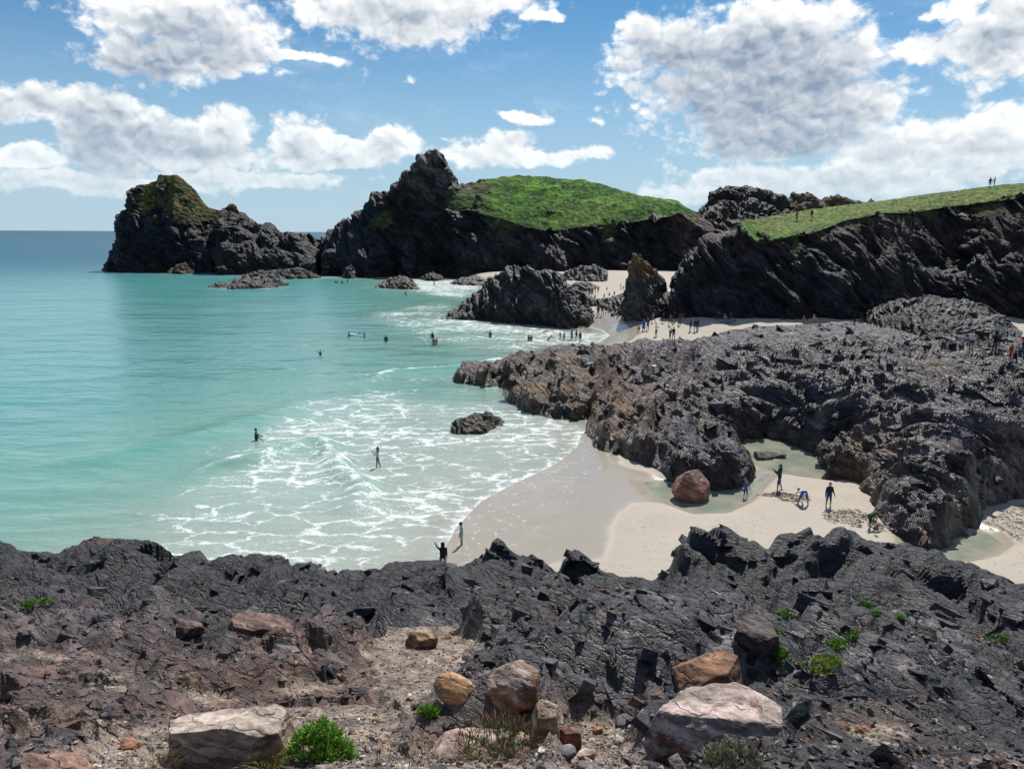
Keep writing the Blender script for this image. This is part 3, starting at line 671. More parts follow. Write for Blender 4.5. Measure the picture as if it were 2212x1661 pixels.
up_ = [(1600,530,150),(1550,512,121),(1600,545,118.5),(1665,550,118.6),(1752,540,119),(1842,525,121.5),(1912,512,124),(1978,510,130.5),(2052,500,132),(2120,495,126.5),(2212,490,122.5),(2420,470,117)]
mi = [(1560,560,150),(1500,540,122),(1560,578,117),(1652,590,116.6),(1750,585,116.4),(1848,580,117.5),(1920,570,119),(1992,560,127),(2058,560,127.5),(2128,560,120.5),(2212,560,117.5),(2420,560,111)]
lw = [(1520,610,150),(1462,585,121.5),(1520,638,116.4),(1630,648,114.8),(1745,644,114.5),(1850,636,115.5),(1925,626,117.2),(1995,615,122.5),(2058,612,123),(2128,615,118),(2212,620,115),(2420,620,109)]
bs = [(1480,690,148),(1425,690,119),(1490,702,115.5),(1600,704,113),(1740,704,112.8),(1850,698,113.6),(1930,690,115),(2000,684,118),(2060,684,118.5),(2128,688,116),(2212,690,113.4),(2420,690,107)]
rows = [dropz(row([(a_[0], a_[1], a_[2]+60) for a_ in cr]), 6), [[q_[0]*1.1, q_[1]+16, q_[2]-1.4, 1] for q_ in row(cr)], row(cr), row(md), row(ed), row(ed2), row(up_, .26), row(mi), row(lw), dropz(row(bs), .2)]
def hd_post(p, nn, c, cov):
    k_ = (1-sstep(cov, .35, .6))*sstep(p[:, 2]+2.2*fbm(p/5, 3, 101), 10.8, 13.6)*sstep(fbm(p/7+3, 3, 103)*.5+.5, .36, .55)
    c = mixcol(c, k_*.42, (.085, .048, .042), .95)       # red earth below the turf
    k2 = sstep(fbm(p/6+11, 4, 105)*.5+.5, .56, .68)*band(p[:, 2], (7, 9), (13, 15))*(1-sstep(cov, .3, .6))
    c = mixcol(c, k2*.5, (.030, .042, .016), .9)        # scrubby growth on the cliff
    # closely cropped, sun-bleached turf on the plateau, ranker grass by the edge
    pl = sstep(cov, .66, .8)*sstep(p[:, 1]-.03*p[:, 0], 121, 128)*sstep(nn[:, 2], .6, .85)
    return mixcol(c, pl*.8*(.75+.25*fbm(p/8, 3, 107)), (.155, .165, .050), .95)
HEAD = build_mass('headland', loft(rows, 640, 330, [.15, .3, .9, 1.1, 1.6, 1.3, 1.3, 1.3, 1.2]), M_CLIFF, 400, (5.5, 2.4, 1.1, .5), (1.6, .75, .34, .14), (.62, -.25, .72), [(1.7, .32), (.6, .10)], dict(dark=(.008, .009, .014), mid=(.020, .019, .024), light=(.066, .061, .066), brownness=.2, brown=(.05, .036, .026)), dict(ns=4, bs=1.6, ba=.28, cs=3), post=hd_post, colscale=7)
struct(HEAD)

# --- free-standing rocks on and off the beach (crest, foot, thickness ...)
def seastack(name, label, crest, base, z0, thick, nu, nv, seed, sizes, amps, strata=(.5, -.3, .75), saw=None, colkw=dict(dark=(.012, .013, .017), mid=(.034, .032, .035), light=(.11, .10, .105), brownness=.15), lean=.5, bulge=.3, mat=None, post=tide, cov=None, grass=None, colscale=5):
    if len(base) != len(crest):
        t_ = np.linspace(0, len(base)-1, len(crest)); b_ = np.array(base, float)
        base = [(np.interp(x, np.arange(len(b_)), b_[:, 0]), np.interp(x, np.arange(len(b_)), b_[:, 1])) for x in t_]
    rows = stack_rows(crest, base, z0, thick, lean, bulge, cov=cov)
    o = build_mass(name, loft(rows, nu, nv, [.4, .5, 1, 1.1, 1.1]), mat or M_ROCKM, seed, sizes, amps, strata, saw, colkw, grass, post=post, colscale=colscale)
    return tag(o, label, 'rock')
seastack('shore_rock', 'massive pointed black rock between the surf and the far sand', [(955,690),(972,678),(990,664),(1013,641),(1035,622),(1054,606),(1081,591),(1095,578),(1119,574),(1141,577),(1156,588),(1182,586),(1200,583),(1219,606),(1250,634),(1269,653),(1285,674),(1292,690)],
    [(952,694),(985,696),(1050,698),(1110,704),(1160,709),(1210,714),(1245,717),(1275,712),(1293,698)], -.4, 15, 330, 200, 500, (3.4, 1.6, .7, .32), (.95, .6, .32, .14), (.62, -.35, .7), [(1.3, .36), (.5, .12)])
seastack('rock_pinnacle', 'upright dark rock pinnacle with ochre lichened tip at the cliff foot', [(1349,690),(1356,640),(1357,590),(1359,565),(1369,552),(1382,550),(1392,562),(1401,573),(1417,586),(1432,600),(1446,640),(1456,688)],
    [(1346,695),(1390,702),(1430,700),(1460,694)], 1.2, 9, 120, 120, 520, (2.4, 1.1, .5), (.7, .45, .22), (.7, -.2, .6), [(1.1, .2)], dict(brownness=.2), post=lambda p, nn, c, cov: mixcol(c, sstep(p[:, 2]+fbm(p/1.5, 3, 5), 7.4, 9.0)*.8, (.16, .085, .03), .9))
seastack('shore_rock', 'blocky dark rock standing on the far sand below the green hill', [(1205,606),(1212,594),(1230,582),(1250,573),(1275,572),(1296,575),(1309,586),(1313,606),(1312,622)], [(1204,614),(1240,618),(1280,622),(1314,625)], 1.0, 14, 120, 80, 530, (3, 1.4, .6), (.9, .6, .3), (.5, -.3, .8), [(1.4, .25)])
seastack('shore_rock', 'low flat brown slab of rock lying on the far sand', [(1233,622),(1240,612),(1258,608),(1275,610),(1288,617),(1293,627)], [(1232,627),(1262,629),(1294,630)], 1.2, 6, 80, 40, 540, (1.6, .7), (.4, .25), (.2, -.1, .95), None, dict(brownness=.5))
seastack('shore_rock', 'low broken rocks in the gap beside the pinnacle', [(1262,660),(1272,648),(1290,650),(1312,646),(1335,640),(1352,630),(1364,624),(1372,650),(1380,685)], [(1270,668),(1305,676),(1312,684),(1340,690),(1384,694)], 1.2, 10, 140, 70, 550, (2.2, 1.0, .45), (.7, .45, .22), (.5, -.3, .75), [(.9, .2)])
seastack('sea_rock', 'low wave-washed black reef in front of the tall sea stack', [(452,622),(465,614),(480,613),(495,615),(510,600),(528,594),(545,591),(562,594),(578,594),(600,603),(612,611),(621,620)], [(450,625),(500,629),(560,627),(623,622)], -.4, 14, 150, 60, 560, (3, 1.4, .6), (.8, .6, .3), (.55, -.2, .75), None, dict(brownness=.4))
seastack('sea_rock', 'small brown weed-topped rock in the sea below the pinnacled island', [(812,622),(822,610),(838,603),(852,599),(870,597),(884,603),(894,612),(906,626)], [(810,625),(860,628),(908,629)], -.4, 10, 110, 50, 570, (2.4, 1.1, .5), (.7, .45, .25), (.55, -.2, .75), None, dict(brownness=.95, brown=(.13, .085, .04)))
seastack('sea_rock', 'flat dark ledge awash at the mouth of the far cove', [(972,612),(985,604),(1005,601),(1030,601),(1045,606),(1050,616)], [(970,616),(1010,620),(1052,620)], -.3, 9, 80, 40, 580, (2, .9), (.5, .3), (.3, -.2, .9))
seastack('sea_rock', 'isolated dark rock in the white surf near the beach', [(976,938),(975,916),(990,902),(1008,899),(1022,896),(1050,893),(1066,899),(1078,905),(1091,914),(1082,928)], [(980,944),(1010,948),(1045,946),(1068,932),(1088,926)], -.25, 3.6, 150, 90, 590, (1.0, .5, .22), (.30, .2, .1), (.5, -.3, .7), [(.35, .08)], dict(brownness=.35, light=(.16, .14, .12)), post=lambda p, nn, c, cov: mixcol(c, (1-sstep(p[:, 2]+.15*fbm(p/.5, 2, 3), .15, .5))*.6, (.03, .026, .018), .35), colscale=2)
seastack('shore_rock', 'broad rounded rock of thin tilted layers beneath the right cliff', [(1862,700),(1872,686),(1886,671),(1917,659),(1950,651),(1978,646),(2030,640),(2072,646),(2100,652),(2128,660),(2150,672),(2170,688),(2188,704),(2200,724)], [(1860,706),(1920,722),(1990,738),(2060,745),(2130,748),(2202,742)], 2.0, 17, 300, 160, 600, (2.6, 1.2, .5), (.5, .35, .2), (.15, -.55, .8), [(.9, .40), (.33, .14)], post=lambda p, nn, c, cov: c)
for i_, (lab, cr_, ba_, th) in enumerate([('small dark rock at the foot of the island, right of the gap', [(735,600),(745,585),(757,572),(770,582),(782,596)], [(733,603),(760,606),(785,602)], 9), ('rounded dark rock at the waterline under the island cliff', [(905,604),(915,592),(935,588),(952,594),(962,606)], [(903,608),(935,611),(965,609)], 8),
        ('pale ragged rock at the foot of the tall sea stack', [(360,590),(372,580),(386,571),(400,570),(410,578),(418,590)], [(358,594),(390,596),(420,594)], 8), ('dark rocks fringing the right foot of the tall sea stack', [(520,600),(545,588),(575,583),(610,582),(640,580),(668,586),(690,600)], [(518,604),(600,607),(695,605)], 10)]):
    seastack('sea_rock', lab, cr_, ba_, -.5, th, 70, 45, 610+i_*10, (2.4, 1.1), (.8, .5), (.5, -.3, .7), None, dict(brownness=.3 if i_ != 2 else .8), mat=M_ROCKD)
print('far rocks', round(time.time()-T0, 1))

# ------------------------------------------------------------------ angular slabs that the shore is broken into
def hull_mesh(seed, npts=16):
    r_ = np.random.default_rng(seed); P_ = r_.random((npts, 3))*2-1; P_ = np.sign(P_)*np.abs(P_)**.45
    bm = bmesh.new(); [bm.verts.new(q_) for q_ in P_]; rr = bmesh.ops.convex_hull(bm, input=bm.verts[:])
    bmesh.ops.delete(bm, geom=list({g for g in rr['geom_interior']+rr['geom_unused'] if isinstance(g, bmesh.types.BMVert)}), context='VERTS')
    bmesh.ops.triangulate(bm, faces=bm.faces[:]); bmesh.ops.recalc_face_normals(bm, faces=bm.faces[:])
    V_ = np.array([v.co[:] for v in bm.verts], np.float32); bm.verts.index_update(); F_ = np.array([[v.index for v in f.verts] for f in bm.faces], np.int32); bm.free(); return V_, F_
HULLS = [hull_mesh(60+i_, 13+i_ % 5) for i_ in range(16)]
def slabs(parent, P, S, nrm, jit, pal, pw, mat, rs, nbig=150, rough=.62, name='rock_slab', stuff='broken_rock', sink=.62, flat=(.40, .75), tint=None):
    """P centres, S sizes; the nbig largest as parts of their own, the rest joined"""
    n_ = len(P); order = np.argsort(-S/P[:, 1]); pal = np.asarray(pal); pw = np.asarray(pw)/np.sum(pw)
    ci = rs.choice(len(pal), n_, p=pw); gain = .65+.7*rs.random(n_); Fr = frame(nrm).astype(float)
    VV, FF, CC = [], [], []; o_ = 0; shared = {}
    for r_, i_ in enumerate(order):
        nz = Fr[2]+rs.normal(size=3)*jit; nz /= np.linalg.norm(nz); a = Fr[0]*math.cos(q0 := rs.normal()*.5)+Fr[1]*math.sin(q0); a -= nz*(a@nz); a /= np.linalg.norm(a); b_ = np.cross(nz, a)
        sc = S[i_]*np.array([.8+.7*rs.random(), .45+.45*rs.random(), flat[0]+(flat[1]-flat[0])*rs.random()])*.5; hi = int(rs.integers(0, len(HULLS)))
        M3 = np.stack([a*sc[0], b_*sc[1], nz*sc[2]], 1); c_ = pal[ci[i_]]*gain[i_] if tint is None else pal[ci[i_]]*gain[i_]*(1-tint[i_][3])+tint[i_][:3]*tint[i_][3]*gain[i_]; pos_ = P[i_]-np.array([0, 0, 1])*sc[2]*sink
        if r_ < nbig:
            key = (hi, int(ci[i_]))
            if key not in shared: shared[key] = mesh_np(name, HULLS[hi][0], HULLS[hi][1], np.concatenate([np.repeat([pal[ci[i_]]], len(HULLS[hi][0]), 0), np.full((len(HULLS[hi][0]), 1), rough)], 1), (mat,))
            o = ob(name, shared[key], parent); o.matrix_local = Matrix([[*M3[0], pos_[0]], [*M3[1], pos_[1]], [*M3[2], pos_[2]], [0, 0, 0, 1]])
        else:
            V_, F_ = HULLS[hi]; VV.append(V_@M3.T.astype(np.float32)+pos_.astype(np.float32)); FF.append(F_+o_); CC.append(np.repeat([c_], len(V_), 0)); o_ += len(V_)
    C_ = np.concatenate(CC); o = ob(stuff, mesh_np(stuff, np.concatenate(VV), np.concatenate(FF), np.concatenate([C_, np.full((len(C_), 1), rough)], 1), (mat,)), parent); o['kind'] = 'stuff'
SLABPAL = [(.017, .016, .024), (.036, .031, .042), (.066, .056, .066), (.14, .125, .13), (.080, .052, .045), (.15, .075, .048)]
# ------------------------------------------------------------------ rock platform in the middle of the bay
def fan_grid(u0, u1, nc, y0, y1, nr):
    ks = np.linspace((u0-CX)/FPX, (u1-CX)/FPX, nc); yy = np.geomspace(y0, y1, nr)
    K, Yg = np.meshgrid(ks, yy); return K*Yg*1.0, Yg
front = [(980,822),(1010,828),(1050,834),(1086,834),(1092,857),(1130,886),(1180,902),(1240,908),(1275,903),(1263,932),(1288,966),(1340,988),(1400,1014),(1440,1040),(1480,1050),(1545,1062),(1600,1052),(1648,1032),(1625,1000),(1598,968),(1610,950),(1650,944),(1688,952),(1730,972),(1770,992),(1782,1015),(1788,1040),(1852,1055),(1868,1084),(1892,1110),(1902,1152),(1950,1168),(2000,1188),(2050,1184),(2092,1144),(2130,1112),(2212,1085),(2330,1060),(2480,1040)]
back = [(2480,700,3.2),(2212,722,3.0),(2050,735,2.8),(1900,712,2.6),(1850,700,2.4),(1740,701,2.2),(1700,708,2.0),(1620,713,1.6),(1560,722,1.4),(1500,734,1.3),(1430,736,1.2),(1390,726,1.4),(1345,736,1.2),(1330,753,.6),(1290,752,.5),(1220,741,.5),(1180,748,.4),(1130,760,.3),(1090,776,.3),(1040,790,.2),(1000,797,.2),(982,810,.1)]
OUT = [GX(u, v, .1) for u, v in front]
backp = []
for u, v, z in back:
    g = G(u, v, z+.5); backp.append(np.array([g[0]*1.03, g[1]*1.03]))
PLAT = OUT + backp
ctl = [(1045,812,.9),(1100,800,1.4),(1150,790,1.7),(1200,800,1.9),(1130,850,.9),(1180,850,1.5),(1250,850,1.9),(1200,880,.9),(1290,870,1.7),(1330,830,2.0),(1400,800,2.3),
       (1310,890,1.7),(1330,925,1.3),(1400,905,1.9),(1400,960,1.5),(1480,945,1.9),(1470,1000,1.4),(1560,990,1.6),(1540,1030,1.0),(1610,1022,.8),(1500,880,2.0),(1580,900,1.7),(1560,940,1.2),(1640,900,1.6),(1660,925,.9),(1600,850,2.4),
       (1500,800,2.5),(1500,760,2.6),(1400,755,2.2),(1300,775,1.6),(1220,765,1.2),(1600,760,2.8),(1600,730,2.4),(1700,800,2.8),(1700,740,2.7),(1800,760,3.0),(1850,715,2.8),
       (1690,900,1.9),(1740,930,2.0),(1800,975,2.0),(1800,900,2.6),(1850,1000,2.1),(1900,900,3.1),(1900,1050,2.0),(1930,1120,1.3),(1990,1120,1.6),(2000,1000,2.9),(2000,950,3.2),(2050,1080,2.3),(2060,1140,1.2),(2100,1000,3.2),(2150,1050,2.4),(2212,950,3.6),(2212,1040,1.5),(2330,1000,2.0),
       (1900,800,3.2),(2000,850,3.6),(2100,800,3.6),(2200,850,3.9),(2000,760,3.2),(2200,780,3.2),(2300,850,3.8),(2400,900,3.5),(1780,840,2.9)]
pts = [GX(u, v, z) for u, v, z in ctl]; vals = [z for *_, z in ctl]
for u, v in front: pts.append(GX(u, v, .1)); vals.append(.1)
for b_, (u, v, z) in zip(backp, back): pts.append(b_); vals.append(z*.7)
X, Y = fan_grid(972, 2420, 700, 34, 122, 560)
Zp = rbf(np.array(pts)/10, np.array(vals), np.stack([X.ravel(), Y.ravel()], 1)/10).reshape(X.shape)
pe = np.stack([X.ravel(), Y.ravel(), np.zeros(X.size)], 1).astype(np.float32)
sdp = poly_sd(X + .35*fbm(pe/1.2, 3, 700).reshape(X.shape), Y + .6*fbm(pe/1.2+5, 3, 701).reshape(X.shape), PLAT)
rise = sstep(sdp, -.1, .75)
Zp = np.where(sdp > -.1, np.maximum(Zp, .25)*(.25+.75*rise)+.55*rise, 0) - np.where(sdp < .15, .9*(1-sstep(sdp, -.6, .15)), 0)
# long dipping ribs: tilted beds that strike across the platform
P0 = np.stack([X, Y, Zp], -1); nn = grid_normals(P0); nn *= np.sign(nn[..., 2:3]+1e-9)
p = P0.reshape(-1, 3).astype(np.float32)
big, _ = facet(np.stack([p[:, 0]*.16+p[:, 1]*.05, p[:, 1]*.09-p[:, 0]*.05, p[:, 2]*.05], 1)+3.3, 720, 1.6, 1.3)
rel, cid = rockrelief(p, 710, (3.0, 1.5, .75, .38), (.55, .30, .16, .08), (.72, .28, .62), (1, .55, 2.2), None)
def ribs(nx, ny, nz_, lam, sd2):
    sc_ = (p[:, 0]*nx+p[:, 1]*ny+p[:, 2]*nz_)/lam+.55*fbm(p/(lam*2.4), 3, sd2); fr = sc_-np.floor(sc_); return np.where(fr < .74, fr/.74, (1-fr)/.26)-.5
mk = sstep(fbm(p/11+2, 2, 741)+.035*(p[:, 0]-12)*(-1), -.12, .12)
rb = mk*(1.25*ribs(.93, -.36, .3, 2.9, 743)+.36*ribs(.93, -.36, .3, 1.0, 744))+(1-mk)*(1.5*ribs(.48, .87, .4, 4.2, 745)+.45*ribs(.48, .87, .4, 1.4, 746))
rel = rel-rel.mean()+.15+rb*(.45+.75*np.clip(fbm(p/5+9, 2, 747)+.5, 0, 1)); big = big-big.mean(); amp = ((.25+.75*sstep(sdp, .0, 1.6))*(1-.6*sstep(Y, 76, 90))).ravel(); p[:, 2] -= (.35*sstep(Y, 76, 90)*(1-sstep(X, 22, 30))-.25*sstep(Y, 82, 92)*sstep(X, 26, 34)).ravel()
p = p + nn.reshape(-1, 3)*((rel+big*1.5)*amp)[:, None]
p2n = grid_normals(p.reshape(*X.shape, 3)).reshape(-1, 3)
c = rockcol(p, p2n, 730, 3.5, dark=(.011, .010, .017), mid=(.052, .042, .056), light=(.23, .195, .21), brown=(.13, .082, .045), brownness=.18, cid=cid, rough=(.28, .62))
def near_uv(u, v, z, r_): g = GX(u, v, z); return np.exp(-(((p[:, 0]-g[0])**2+((p[:, 1]-g[1])*.7)**2)/r_**2))
brown = np.clip(near_uv(1150, 820, 1.5, 11)+.45*sstep(fbm(p/4+6, 3, 738)*.5+.5, .5, .7)+.9*near_uv(1230, 870, 1.5, 6)+.8*near_uv(1310, 900, 1.6, 4)+.9*near_uv(1840, 985, 2, 3.0)+.5*near_uv(1120, 780, 1, 9), 0, 1)*sstep(fbm(p/1.1, 3, 733)*.5+.5, .32, .58)
c = mixcol(c, brown*.88, (.15, .088, .042), .6)
weed = (1-sstep(p[:, 2]+.35*fbm(p/.9, 3, 735), .25, .9))
c = mixcol(c, weed*.65, (.028, .025, .016), .32)
keepm = (sdp > -.6).ravel()
F = grid_faces(*X.shape, keepm); Vc, Fc, Cc = compact(p, F, c)
PLATO = struct(ob('rock_platform', mesh_np('rock_platform', Vc, Fc, Cc, (M_ROCKM,))))
rs = np.random.default_rng(31); w_ = (sstep(sdp, .1, .6)/Y**1.6).ravel(); i_ = rs.choice(len(w_), 2200, p=w_/w_.sum()); P = p[i_].astype(float)
S_ = np.clip(rs.gamma(3, .0034, len(P))*P[:, 1], .2, 1.6)
tint = np.concatenate([np.repeat([(.12, .075, .042)], len(P), 0), (brown[i_]*.75)[:, None]], 1)
slabs(PLATO, P, S_, (.62, .30, .72), .17, SLABPAL, (3, 4, 3, 1.6, .8, .15), M_ROCKM, rs, 150, .55, tint=tint, sink=.8)
PLATV = p.reshape(*X.shape, 3)
def plat_hit(u, v):
    """where a sight line first meets the platform"""
    d = ray(u, v); k_ = d[0]/d[1]; Yc = PLATV[..., 1]; Kc = PLATV[..., 0]/Yc
    tl = HC + Yc*(d[2]/d[1]); near = np.abs(Kc-k_) < .004
    m_ = near & (PLATV[..., 2] >= tl)
    if not m_.any(): return None
    i_ = np.argmin(np.where(m_, Yc, 1e9)); return PLATV.reshape(-1, 3)[i_]
print('platform', round(time.time()-T0, 1))

# ------------------------------------------------------------------ foreground shore
YV = [(1960,3.0),(1661,4.7),(1600,6.0),(1550,7.4),(1500,9.2),(1450,11.4),(1400,14.0),(1350,17.3),(1300,21.3),(1262,25.5)]
fctl = []
for u in (-120, 150, 420, 690, 960, 1230, 1500, 1770, 2040, 2330):
    for v, y in YV: fctl.append((u, v, y))
crest = [(-100,1165,31.5),(0,1170,32),(60,1190,32),(130,1182,32),(210,1178,32.3),(280,1196,32.5),(330,1222,32.5),(392,1216,32),(432,1192,31.5),(470,1222,32),(520,1256,33),(600,1252,33),(655,1256,33),(690,1240,32.4),(760,1222,32),(815,1224,32),(842,1255,32.6),(900,1262,32.4),(940,1285,32.8),(972,1280,32.4),(995,1232,31.8),(1012,1186,31),(1075,1160,30.2),(1150,1180,30.3),(1240,1190,30.2),(1330,1220,30.6),(1380,1246,31),(1420,1226,30.2),(1480,1212,29.8),(1502,1188,29.4),(1545,1173,29.2),(1600,1180,29.3),(1680,1150,28.8),(1750,1139,28.6),(1820,1150,28.8),(1850,1176,29.3),(1920,1174,29.4),(1990,1194,29.8),(2050,1224,30.2),(2110,1240,30.4),(2212,1260,30.5),(2330,1280,30.5)]
fctl += crest
fctl += [(1060,1240,28.8),(1150,1245,28.6),(1240,1255,28.6),(1090,1290,26.2),(1220,1296,26.2),(1330,1290,27),(1560,1240,27),(1700,1215,26.8),(1800,1215,27),(1650,1280,24),(1850,1270,24.5),(2050,1290,25.5),(740,1270,29),(430,1240,29),(200,1230,28.5),(60,1235,28.5),(920,1275,28),
         (860,1352,16.2),(860,1300,16.9),(940,1350,16.2),(940,1312,16.8),(1020,1350,16.4),(1020,1318,17),(760,1350,16.6),(760,1318,17.2),(900,1400,13.7),(980,1410,13.4),(1000,1460,11.0),
         (1080,1400,13.2),(1095,1370,13.5),(1090,1450,10.9),(1200,1400,13.2),(1350,1390,14.0)]
pts = []; vals = []
for u, v, y in fctl:
    q_ = A(u, v, y); pts.append((q_[0]/y*3.0, math.log(y)*2.2)); vals.append(q_[2])
for u, v, y in crest:
    for dy, z in ((1.5, -.35), (4, -1.6), (8, -3)):
        q_ = A(u, v, y); pts.append((q_[0]/y*3.0, math.log(y+dy)*2.2)); vals.append(min(z, q_[2]-.8))
NCF, NRF = 880, 700
ks = np.linspace(-.80, .80, NCF); yy = np.geomspace(2.6, 37, NRF)
K, Y = np.meshgrid(ks, yy); X = K*Y
Zb = rbf(np.array(pts), np.array(vals), np.stack([K.ravel()*3, np.log(Y.ravel())*2.2], 1)).reshape(X.shape)
low = 0.60*np.exp(-((K+.095)/.04)**2)*sstep(Y, 18.5, 21.5)+.45*np.exp(-((K-.51)/.06)**2)*sstep(Y, 25, 28.5)
Zb = Zb-low
def uv_of(X, Y, Z):
    dx, dy, dz = X, Y, Z-HC
    f_ = dx*fw[0]+dy*fw[1]+dz*fw[2]; return CX+FPX*(dx*rt[0]+dy*rt[1]+dz*rt[2])/f_, CY-FPX*(dx*up[0]+dy*up[1]+dz*up[2])/f_
def AP(*uvy): return [A(*q_)[:2] for q_ in uvy]
# gravel-floored gully and path, drawn in plan
GRAV = [AP((815,1352,16.6),(1000,1352,16.4),(1050,1400,13.8),(1062,1470,10.6),(1040,1520,8.6),(960,1545,7.6),(900,1560,7.2),(820,1500,9.2),(800,1450,11.4),(790,1400,14)),
        AP((640,1500,9.2),(820,1490,9.6),(900,1555,7.4),(860,1640,5.2),(700,1640,5.1),(560,1600,6),(440,1560,7.2),(520,1520,8.6)),
        AP((120,1640,5.1),(300,1560,7.2),(400,1545,7.5),(380,1661,4.7),(300,1790,3.2),(-60,1790,3.2)),
        AP((180,1470,10.6),(320,1460,11),(330,1500,9.2),(190,1510,8.9)),
        AP((1190,1560,7.2),(1400,1540,7.6),(1390,1661,4.7),(1380,1790,3.2),(1180,1790,3.2)),
        AP((1800,1560,7.2),(1900,1540,7.7),(1960,1560,7.2),(1880,1590,6.3)),
        AP((560,1790,3.1),(600,1661,4.7),(900,1600,6.1),(1190,1600,6.1),(1190,1790,3.1))]
pe = np.stack([X.ravel(), Y.ravel(), Zb.ravel()], 1).astype(np.float32)
jx = (.35*fbm(pe/.9, 3, 801)).reshape(X.shape); jy = (.35*fbm(pe/.9+4, 3, 802)).reshape(X.shape)
gr = np.zeros(X.shape)
for g in GRAV: gr = np.maximum(gr, sstep(poly_sd(X+jx, Y+jy, g), -.18, .22))
left = sstep(-K + .03*jx, .02, .10)*(1-sstep(Y, 12, 17))          # left side: low broken rock half buried in grit
gr = np.maximum(gr, left*sstep(fbm(pe/1.0+8, 4, 805).reshape(X.shape), .06, .2)*.95)
lowr = left
near = 1-sstep(Y, 4, 9)
rel, cid = rockrelief(pe, 810, (4.0, 1.9, .85, .38, .17), (1.9, .95, .42, .17, .06), (.50, .12, .84), (1, .75, 1.5), [(.95, .14)])
big, _ = facet(np.stack([pe[:, 0]*.22+pe[:, 1]*.06, pe[:, 1]*.15-pe[:, 0]*.05, pe[:, 2]*.05], 1)+1.7, 815, 1.5, 1.3)
rel = (rel-rel.mean() + (big-big.mean())*.75).reshape(X.shape)
far_ = sstep(Y, 20, 26)
for k_ in range(3):       # weathering: takes the hardest steps off, more so in the wave zone
    sm = .5*rel+.25*(np.roll(rel, 1, 1)+np.roll(rel, -1, 1)); rel = rel*(1-(.35+.65*far_)*(.4 if k_ else 1))+sm*(.35+.65*far_)*(.4 if k_ else 1)
fine = sstep(Y, 2.5, 10)
amp = (1-.965*gr)*(1-.30*lowr)*(.26+.74*fine)
rim = 1-.25*sstep(Y, 28.5, 30.5)-.55*np.exp(-((K+.095)/.035)**2)*sstep(Y, 25, 28)-.4*np.exp(-((K-.51)/.06)**2)*sstep(Y, 25, 28)
nn = grid_normals(np.stack([X, Y, Zb], -1)); nn *= np.sign(nn[..., 2:3]+1e-9)
nn = nn*.6+np.array([0, 0, .4]); grit = (fbm(pe/.12, 3, 820)*.012).reshape(X.shape)*gr
Pf = np.stack([X, Y, Zb], -1) + nn*((rel*amp*rim)+grit-.10*gr)[..., None]
pf = Pf.reshape(-1, 3).astype(np.float32); n2 = grid_normals(Pf).reshape(-1, 3)
c = rockcol(pf, n2, 830, 1.8, dark=(.008, .008, .013), mid=(.034, .029, .037), light=(.22, .188, .185), brown=(.12, .07, .045), brownness=.2, cid=cid, rough=(.32, .68))
lf = (left.ravel()*.85)*sstep(fbm(pf/1.6, 3, 833)*.5+.5, .25, .55)
c = mixcol(c, lf*.75, (.15, .088, .070), .8)
rust = sstep(fbm(pf/.7+3, 4, 835)*.5+.5, .60, .70)*(Y.ravel() < 27)
c = mixcol(c, rust*.5, (.17, .082, .05), .7)
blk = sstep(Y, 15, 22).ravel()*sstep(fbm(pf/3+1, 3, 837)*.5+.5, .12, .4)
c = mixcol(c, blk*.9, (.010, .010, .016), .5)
crestc = sstep(Y, 29.5, 31.5).ravel()*(K.ravel() < -.15)*sstep(fbm(pf/1.4+2, 3, 839)*.5+.5, .45, .6)
c = mixcol(c, crestc*.7, (.11, .062, .03), .7)
gcol = np.array((.25, .195, .155))*(.75+.5*np.clip(fbm(pf/.35, 4, 841)*.5+.5, 0, 1))[:, None]*np.array([1, 1, 1])
g1 = gr.ravel()[:, None]*.92; c[:, :3] = c[:, :3]*(1-g1)+gcol*g1; c[:, 3:] = c[:, 3:]*(1-g1)+.9*g1
SHO = struct(ob('rocky_shore', mesh_np('rocky_shore', pf, grid_faces(NRF, NCF), c, (M_ROCKF,))))
rs = np.random.default_rng(37); Kf = K.ravel(); Yf = Y.ravel()
w_ = (np.clip(1-1.3*gr, 0, 1)*(np.abs(K) < .74)*(Y > 3.6)*(1-sstep(Y, 31.0, 31.8))*(1-1.0*((np.abs(K+.095) < .035) & (Y > 26)))/Y**.25).ravel()
i_ = rs.choice(len(w_), 4200, p=w_/w_.sum()); P = pf[i_].astype(float); lft = sstep(-Kf[i_], -.02, .12)*(1-sstep(Yf[i_], 14, 20))
S_ = np.clip(rs.gamma(2.2, .0075, len(P))*P[:, 1], .05, .85)*(1-.25*lft)
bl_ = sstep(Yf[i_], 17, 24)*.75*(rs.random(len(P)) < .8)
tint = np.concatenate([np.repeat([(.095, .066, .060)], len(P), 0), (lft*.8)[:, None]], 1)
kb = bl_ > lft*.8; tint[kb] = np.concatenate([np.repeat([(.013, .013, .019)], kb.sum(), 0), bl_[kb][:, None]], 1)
kR = (Kf[i_] > -.08)
slabs(SHO, P[kR], S_[kR], (.42, .34, .84), .20, SLABPAL, (3.2, 4, 2.8, 1.5, 1.0, .22), M_ROCKF, rs, 170, .55, tint=tint[kR])
slabs(SHO, P[~kR], S_[~kR], (.05, .25, .95), .20, SLABPAL, (3.2, 4, 2.6, 1.2, 1.3, .22), M_ROCKF, rs, 120, .6, tint=tint[~kR])
FG = Pf; GRAVM = gr
def fg_z(x, y):
    k_ = np.clip((x/y+.80)/1.60*(NCF-1), 0, NCF-1.001); r_ = np.clip(np.log(y/2.6)/math.log(37/2.6)*(NRF-1), 0, NRF-1.001)
    return FG[np.round(r_).astype(int), np.round(k_).astype(int), 2]
